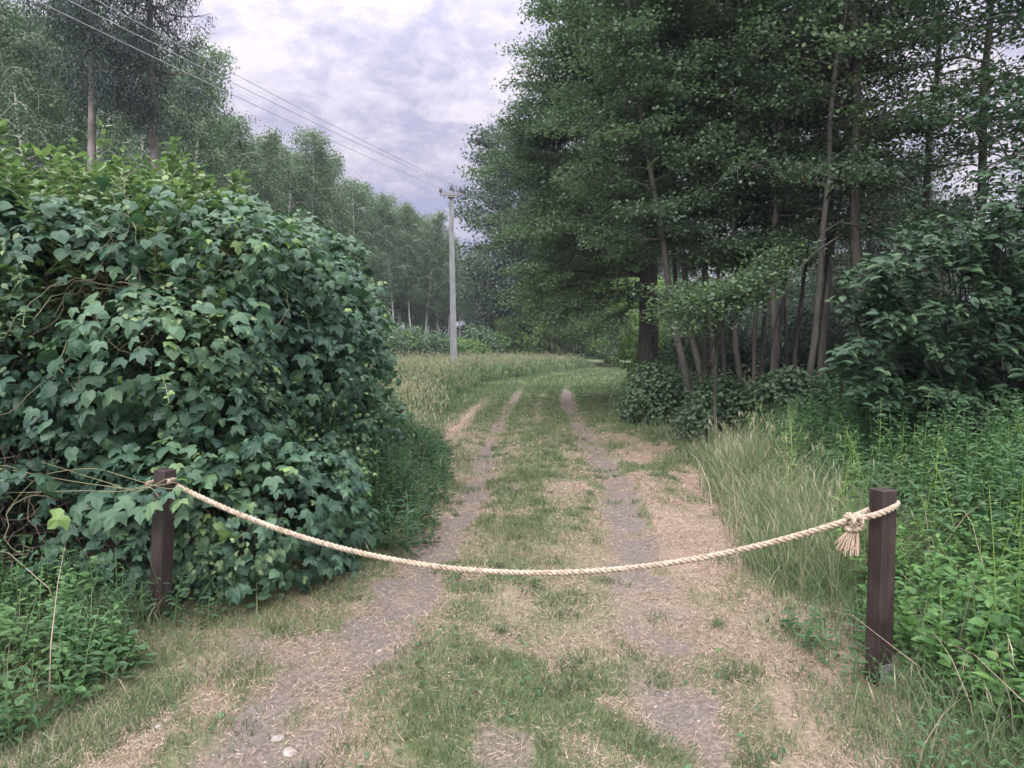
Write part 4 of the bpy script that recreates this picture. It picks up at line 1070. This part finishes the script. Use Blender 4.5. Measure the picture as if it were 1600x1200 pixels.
def mat_jute_strand():
    return leaf_mat('jute_fibre', [(0, (.33, .235, .17)), (.5, (.50, .38, .29)), (1, (.66, .54, .44))], .8, .1, .2, (1, .9, .8))
M['fibre'] = mat_jute_strand()

def build_posts():
    out = {}
    for key, (tx, ty), (bx, by), Y, rot, wd in (('L', (258, 733), (250, 968), 4.22, R(-22), .088), ('R', (1380, 764), (1372, 1064), 3.52, R(20), .088)):
        b = P(bx, by, Y); t = P(tx, ty, Y); g = float(gz(b[0], Y))
        root = empty('rope_post', (b[0], Y, g), rot)
        a = Acc(); h = t[2] - g
        box(a, (0, 0, h / 2 - .02), (wd, wd, h + .04)); o = a.build('post', M['wood'], root)
        lean = math.atan((t[0] - b[0]) / (t[2] - b[2])); 
        root.rotation_euler = (Matrix.Rotation(lean, 3, 'Y') @ Matrix.Rotation(rot, 3, 'Z')).to_euler()
        bevel(o, .006, 3)
        if key == 'L': out[key] = (b, t, root); continue
        s = Acc(); box(s, (0, -wd / 2 - .003, .03), (wd * .8, .006, .14)); box(s, (0, wd / 2 + .003, .03), (wd * .8, .006, .14)); box(s, (0, 0, -.018), (wd * .9, wd * 1.14, .01))
        so = s.build('post_shoe', M['steel'], root); bevel(so, .001, 1)
        out[key] = (b, t, root)
    tag(out['L'][2], 'dark brown square timber post standing against the vine covered hedge', 'post', 'timber posts holding the rope')
    tag(out['R'][2], 'dark brown square timber post with the rope knotted round it, beside bright weeds', 'post', 'timber posts holding the rope')
    return out
posts = build_posts()

def twisted(acc, C_, R_=.0155, pitch=.085, strands=3, sides=7, taper=None):
    """three strands laid round the centre line"""
    C_ = np.asarray(C_, float)
    seg = np.linalg.norm(np.diff(C_, axis=0), axis=1); L = np.concatenate([[0], np.cumsum(seg)])
    n = max(8, int(L[-1] / .0065)); s = np.linspace(0, L[-1], n)
    Q = np.stack([np.interp(s, L, C_[:, c]) for c in range(3)], 1)
    for _ in range(3): Q[1:-1] = (Q[:-2] + Q[1:-1] * 2 + Q[2:]) / 4
    T = np.gradient(Q, axis=0); T /= np.linalg.norm(T, axis=1)[:, None]
    U = np.zeros_like(T); u = np.cross(T[0], [0, .3, 1]); u /= np.linalg.norm(u)
    for i in range(n):
        u = u - T[i] * (u @ T[i]); u /= np.linalg.norm(u); U[i] = u
    B = np.cross(T, U)
    for k in range(strands):
        ph = s / pitch * 2 * PI + k * 2 * PI / strands
        D = np.cos(ph)[:, None] * U + np.sin(ph)[:, None] * B
        pts = Q + D * R_ * .52
        acc.tube(pts, R_ * .54, sides, None, True)

def build_rope():
    rng = np.random.default_rng(77)
    YL, YR = 4.22, 3.52
    pL = P(277, 759, YL - .02); pK = P(1322, 814, YR - .06)
    mid = P(835, 889, 3.84)
    tm = (mid[0] - pL[0]) / (pK[0] - pL[0])
    # z(t) = parabola through three points, flatter towards the lowest part like a catenary
    s = np.linspace(0, 1, 90)
    Am = np.array([[0, 0, 1], [tm ** 2, tm, 1], [1, 1, 1]]); co = np.linalg.solve(Am, [pL[2], mid[2], pK[2]])
    z = co[0] * s ** 2 + co[1] * s + co[2]
    ctr = np.stack([pL[0] + (pK[0] - pL[0]) * s, pL[1] + (pK[1] - pL[1]) * s, z], 1)
    root = empty('rope', (float(ctr[45][0]), float(ctr[45][1]), float(ctr[45][2]))); off = np.array(root.location)
    tag(root, 'thick twisted jute rope hung slack across the track between the two posts', 'rope')
    main = Acc()
    # left: goes round the back of the left post
    LX = posts['L'][0][0] + .02; l0 = np.array([LX, YL, pL[2] + .012])
    # loop around the left post (hidden by vine)
    loop = [l0 + np.array([math.cos(a) * .078, math.sin(a) * .078, .012 * math.sin(a)]) for a in np.linspace(R(300), R(20), 26)][::1]
    ctr2 = np.concatenate([ctr])
    twisted(main, ctr2 - off); main.build('strands', M['rope'], root, True)
    lp = Acc()
    a_ = np.linspace(R(-35), R(190), 30)
    lw = np.stack([LX + np.cos(a_) * .076, YL + np.sin(a_) * .076, pL[2] + .02 + .012 * np.cos(a_)], 1)
    twisted(lp, lw - off, .0135); lp.build('loop', M['rope'], root, True); lp = Acc()
    # right loop round the post
    Rb, Rt, _ = posts['R']; cx = Rb[0] + (Rt[0] - Rb[0]) * .88; rz = P(1380, 806, YR)[2]
    K = P(1336, 812, YR - .05)
    front = [K + np.array([0, -.01, .012]), P(1356, 808, YR - .095), P(1380, 801, YR - .09), P(1397, 793, YR - .05), P(1404, 786, YR + .0), P(1398, 786, YR + .05), P(1380, 790, YR + .082), P(1362, 794, YR + .06), P(1350, 801, YR + .0), K + np.array([.01, .01, .018])]
    fr = np.array(front).reshape(-1, 3); t_ = np.linspace(0, len(fr) - 1, 60)
    # smooth by catmull-like averaging
    fq = np.stack([np.interp(t_, range(len(fr)), fr[:, c]) for c in range(3)], 1)
    for _ in range(8): fq[1:-1] = (fq[:-2] + fq[1:-1] * 2 + fq[2:]) / 4
    twisted(lp, fq - off, .0150); lp.build('loop', M['rope'], root, True)
    # knot: three fat turns
    kn = Acc(); kc = P(1334, 815, YR - .065)
    a2 = np.linspace(0, 2 * PI, 34)
    def turn(cx_, cz_, rx, rz_, tilt, oy=0., ry=.028):
        pts = np.stack([cx_ + np.cos(a2) * rx * math.cos(tilt) - np.sin(a2) * 0, oy + np.sin(a2) * ry, cz_ + np.cos(a2) * rx * math.sin(tilt) + np.sin(a2 * 1) * rz_], 1)
        return pts
    a3 = np.linspace(0, 2 * PI, 40)
    knot_c = []
    # overhand style curve (trefoil) squashed, then wraps
    t3 = np.linspace(0, 2 * PI, 110)
    tre = np.stack([(np.sin(t3) + 2 * np.sin(2 * t3)) * .0135, -np.sin(3 * t3) * .017, (np.cos(t3) - 2 * np.cos(2 * t3)) * .0125], 1)
    twisted(kn, kc + tre - off, .0128, .07)
    for dx_, tl in ((-.022, .25), (.018, -.15)):
        w_ = np.stack([dx_ + np.cos(a3) * .006 + .3 * np.sin(a3) * tl * .05, -np.cos(a3) * .036, np.sin(a3) * .034], 1)
        twisted(kn, kc + w_ - off, .0125, .07)
    w_ = np.stack([np.cos(a3) * .033, -.004 + np.sin(a3) * .030, -.030 + np.cos(a3) * .004], 1)
    twisted(kn, kc + w_ - off, .0115, .07)
    kn.build('knot', M['rope'], root, True)
    # tassel of frayed yarns
    ts = Acc()
    for q in range(85):
        a = rng.uniform(0, 2 * PI); r0 = .024 * rng.random() ** .5; r1 = r0 * 1.9 + .006
        b = kc + np.array([math.cos(a) * r0, math.sin(a) * r0, -.026]); L = rng.uniform(.095, .135)
        sp = -.022 + rng.normal(0, .009)
        e = b + np.array([math.cos(a) * (r1 - r0) + sp, math.sin(a) * (r1 - r0), -L])
        m = (b + e) / 2 + np.array([rng.normal(-.0, .006), rng.normal(0, .006), 0])
        tw = bez(b, m, e, 14); ph = rng.uniform(0, 6); k = np.arange(14)
        tw[:, 0] += np.sin(k * 1.1 + ph) * .0016 * (k / 13); tw[:, 1] += np.cos(k * 1.1 + ph) * .0016 * (k / 13)
        ts.tube(tw - off, np.full(14, .0021), 5, rng.random(), True)
    for q in range(14):
        b = kc + np.array([-.01, 0, -.04]); e = b + np.array([rng.uniform(-.075, -.04), rng.uniform(-.01, .01), rng.uniform(-.07, -.04)])
        ts.tube(bez(b, (b + e) / 2 + np.array([-.01, 0, .006]), e, 8) - off, np.full(8, .0017), 4, rng.random(), True)
    ts.build('tassel', M['fibre'], root, True)
    # fuzz: loose hairs along rope
    fz = Acc()
    for q in range(420):
        i = rng.integers(2, 88); d = rng.normal(0, 1, 3); d /= np.linalg.norm(d); b = ctr[i] + d * .014 + (ctr[i + 1] - ctr[i]) * rng.random()
        fz.tube(np.stack([b, b + d * rng.uniform(.003, .009) + rng.normal(0, .003, 3)]) - off, [.0005, .0003], 3, .7, False)
    fz.build('loose_fibres', M['fibre'], root)['kind'] = 'stuff'
build_rope()

# vine wound over the left post
def build_post_vine():
    rng = np.random.default_rng(5)
    root = empty('vine_shoot', (posts['L'][0][0], 4.1, .8)); off = np.array(root.location)
    tag(root, 'pale vine shoot with a few lobed leaves wound across the top of the hedge-side post', 'vine')
    st = Acc(); lf = Acc()
    paths = [[(20, 735, 4.6), (120, 752, 4.4), (200, 764, 4.25), (250, 758, 4.14), (272, 752, 4.12), (290, 760, 4.2)],
             [(0, 770, 4.6), (90, 768, 4.4), (190, 768, 4.2), (236, 762, 4.12), (248, 775, 4.1), (245, 795, 4.12)],
             [(60, 720, 4.6), (140, 745, 4.45), (215, 772, 4.2), (265, 745, 4.13), (283, 757, 4.25), (300, 790, 4.4)],
             [(10, 800, 4.5), (60, 740, 4.5), (150, 730, 4.4), (240, 760, 4.15), (270, 765, 4.12), (280, 758, 4.2)]]
    for pp in paths:
        c = np.array([P(*q) for q in pp]); t = np.linspace(0, len(c) - 1, 40)
        c = np.stack([np.interp(t, range(len(c)), c[:, k]) for k in range(3)], 1)
        c[1:-1] += rng.normal(0, .006, (38, 3))
        for _ in range(5): c[1:-1] = (c[:-2] + c[1:-1] * 2 + c[2:]) / 4
        st.tube(c - off, .0022, 5, .8, False)
    st.build('stem', M['twig'], root, True)
    leaves = [(262, 770, 4.08, .085), (240, 785, 4.08, .10), (282, 780, 4.12, .09), (222, 792, 4.12, .11), (203, 782, 4.15, .10), (285, 800, 4.15, .09), (185, 800, 4.2, .12), (230, 775, 4.1, .07),
              (160, 800, 4.25, .13), (270, 790, 4.1, .06), (150, 770, 4.3, .12), (120, 790, 4.3, .12), (255, 764, 4.08, .06), (278, 762, 4.12, .05), (100, 805, 4.25, .115), (70, 760, 4.4, .12)]
    P_ = np.array([P(a, b, c) for a, b, c, d in leaves]); N = len(P_)
    nr = np.array([0, -.8, .5]) + rng.normal(0, .3, (N, 3)); tp = np.array([0, -.1, -1.]) + rng.normal(0, .4, (N, 3))
    tint = np.clip(rng.normal(.55, .15, N), 0, 1); tint[14] = .93
    lf.leaves(P_ - off, nr, tp, np.array([q[3] for q in leaves]), T_HOP, tint); lf.build('leaves', M['hop'], root)
build_post_vine()

# ------------------------------------------------------------------ stones on the track
def build_stones():
    rng = np.random.default_rng(9)
    m = surf_mat('pale_stone', (.22, .19, .175), (.38, .34, .32), 12, .85, bump=.4)
    def stone(sz, name='stone'):
        import bmesh
        bm = bmesh.new(); bmesh.ops.create_icosphere(bm, subdivisions=2, radius=1)
        for v in bm.verts:
            k = 1 + .25 * (float(vnoise(v.co.x * 1.7 + sz * 90, v.co.y * 1.7 + v.co.z * 2, 3)) - .5)
            v.co = Vector((v.co.x * sz * k * 1.25, v.co.y * sz * k, v.co.z * sz * .42 * k))
        me = bpy.data.meshes.new(name); bm.to_mesh(me); bm.free(); me.materials.append(m)
        me.polygons.foreach_set('use_smooth', [True] * len(me.polygons))
        o = bpy.data.objects.new(name, me); C.objects.link(o); return o
    st = [((433, 1120), .026, 'pale flat stone in the bare wheel rut, nearest the hedge corner'), ((452, 1141), .03, 'larger pale stone lying below it in the bare wheel rut'),
          ((246, 1124), .02, 'small pinkish stone in the straw below the hedge weeds'), ((592, 996), .018, 'small pebble in the middle of the bare wheel rut')]
    for (px, py), sz, lb in st:
        x, y = G(px, py); o = stone(sz); o.location = (x, y, float(gz(x, y)) + sz * .12); o.rotation_euler = (rng.normal(0, .1), rng.normal(0, .1), rng.uniform(0, 6)); tag(o, lb, 'stone')
    # crumbs of earth and grit in the ruts
    a = Acc(); N = 14000; y = 2.2 + 16 * rng.random(N) ** 1.6; side = rng.random(N) < .6
    x = np.where(side, lrx(y), rrx(y)) + rng.normal(0, .2, N)
    s, g, w = masks(x, y); k = s > .25; x, y = x[k], y[k]; N = len(x); sz = rng.uniform(.0025, .010, N) * (rng.random(N) ** 2 + .5)
    oct_v = A([1, 0, 0], [0, 1, 0], [-1, 0, 0], [0, -1, 0], [0, 0, .6], [0, 0, -.5]).astype(float)
    oct_f = A([0, 1, 4], [1, 2, 4], [2, 3, 4], [3, 0, 4], [1, 0, 5], [2, 1, 5], [3, 2, 5], [0, 3, 5])
    up = rng.normal(0, .3, (N, 3)); up[:, 2] = 1; an = rng.uniform(0, 6.28, N)
    a.leaves(np.stack([x, y, gz(x, y)], 1), up, np.stack([np.cos(an), np.sin(an), an * 0], 1), sz, (oct_v, oct_f), rng.random(N), rng.uniform(.7, 1.5, N))
    gm = leaf_mat('grit', [(0, (.15, .12, .105)), (.8, (.24, .20, .175)), (1, (.32, .28, .25))], .9, 0, .2)
    tag(a.build('gravel', gm), 'earth crumbs and grit loose in the wheel ruts', 'gravel', kind='stuff')
build_stones()

def build_forest_belt():
    rng = np.random.default_rng(61)
    way = np.array([(-75, 30), (-48, 62), (-26, 98), (-6, 118), (26, 116), (52, 84), (62, 40), (60, 15)], float)
    a = Acc(); cen = []; rad = []
    seg = np.linalg.norm(np.diff(way, axis=0), axis=1); L = np.concatenate([[0], np.cumsum(seg)])
    for q in range(900):
        u = rng.uniform(0, L[-1]); x = np.interp(u, L, way[:, 0]) + rng.normal(0, 3); y = np.interp(u, L, way[:, 1]) + rng.normal(0, 3)
        cen.append((x, y, rng.random() ** 1.3 * (9 + 4 * vnoise(u * .15, 0, 4)))); rad.append(rng.uniform(1.3, 2.4))
    cen = np.array(cen); rad = np.array(rad)
    p, d = lump_surface(rng, cen, rad, 260000, inside=.1, depth=.5); N = len(p)
    a.leaves(p, d + rng.normal(0, .5, (N, 3)), rng.normal(0, 1, (N, 3)) + [0, 0, -.4], rng.uniform(.4, .8, N), T_RH, np.clip(rng.normal(.45, .22, N), 0, 1))
    tag(a.build('forest', M['oak']), 'distant wood closing the view behind the birches and the bend', 'wood', kind='stuff')
build_forest_belt()

def build_glare():
    a = Acc(); box(a, (0, 250, 14), (900, 1400, 32)); m = mat('glare_volume'); n = m.node_tree.nodes
    out = n.new('ShaderNodeOutputMaterial'); v = n.new('ShaderNodeVolumePrincipled')
    v.inputs['Density'].default_value = .0006; v.inputs['Color'].default_value = (.80, .84, 1.0, 1); v.inputs['Anisotropy'].default_value = .2  # thin bluish volume added to imitate the veil of lens glare
    m.node_tree.links.new(v.outputs[0], out.inputs['Volume'])
    tag(a.build('glare', m), 'thin bluish volume standing in for lens haze', 'glare', kind='stuff')
build_glare()
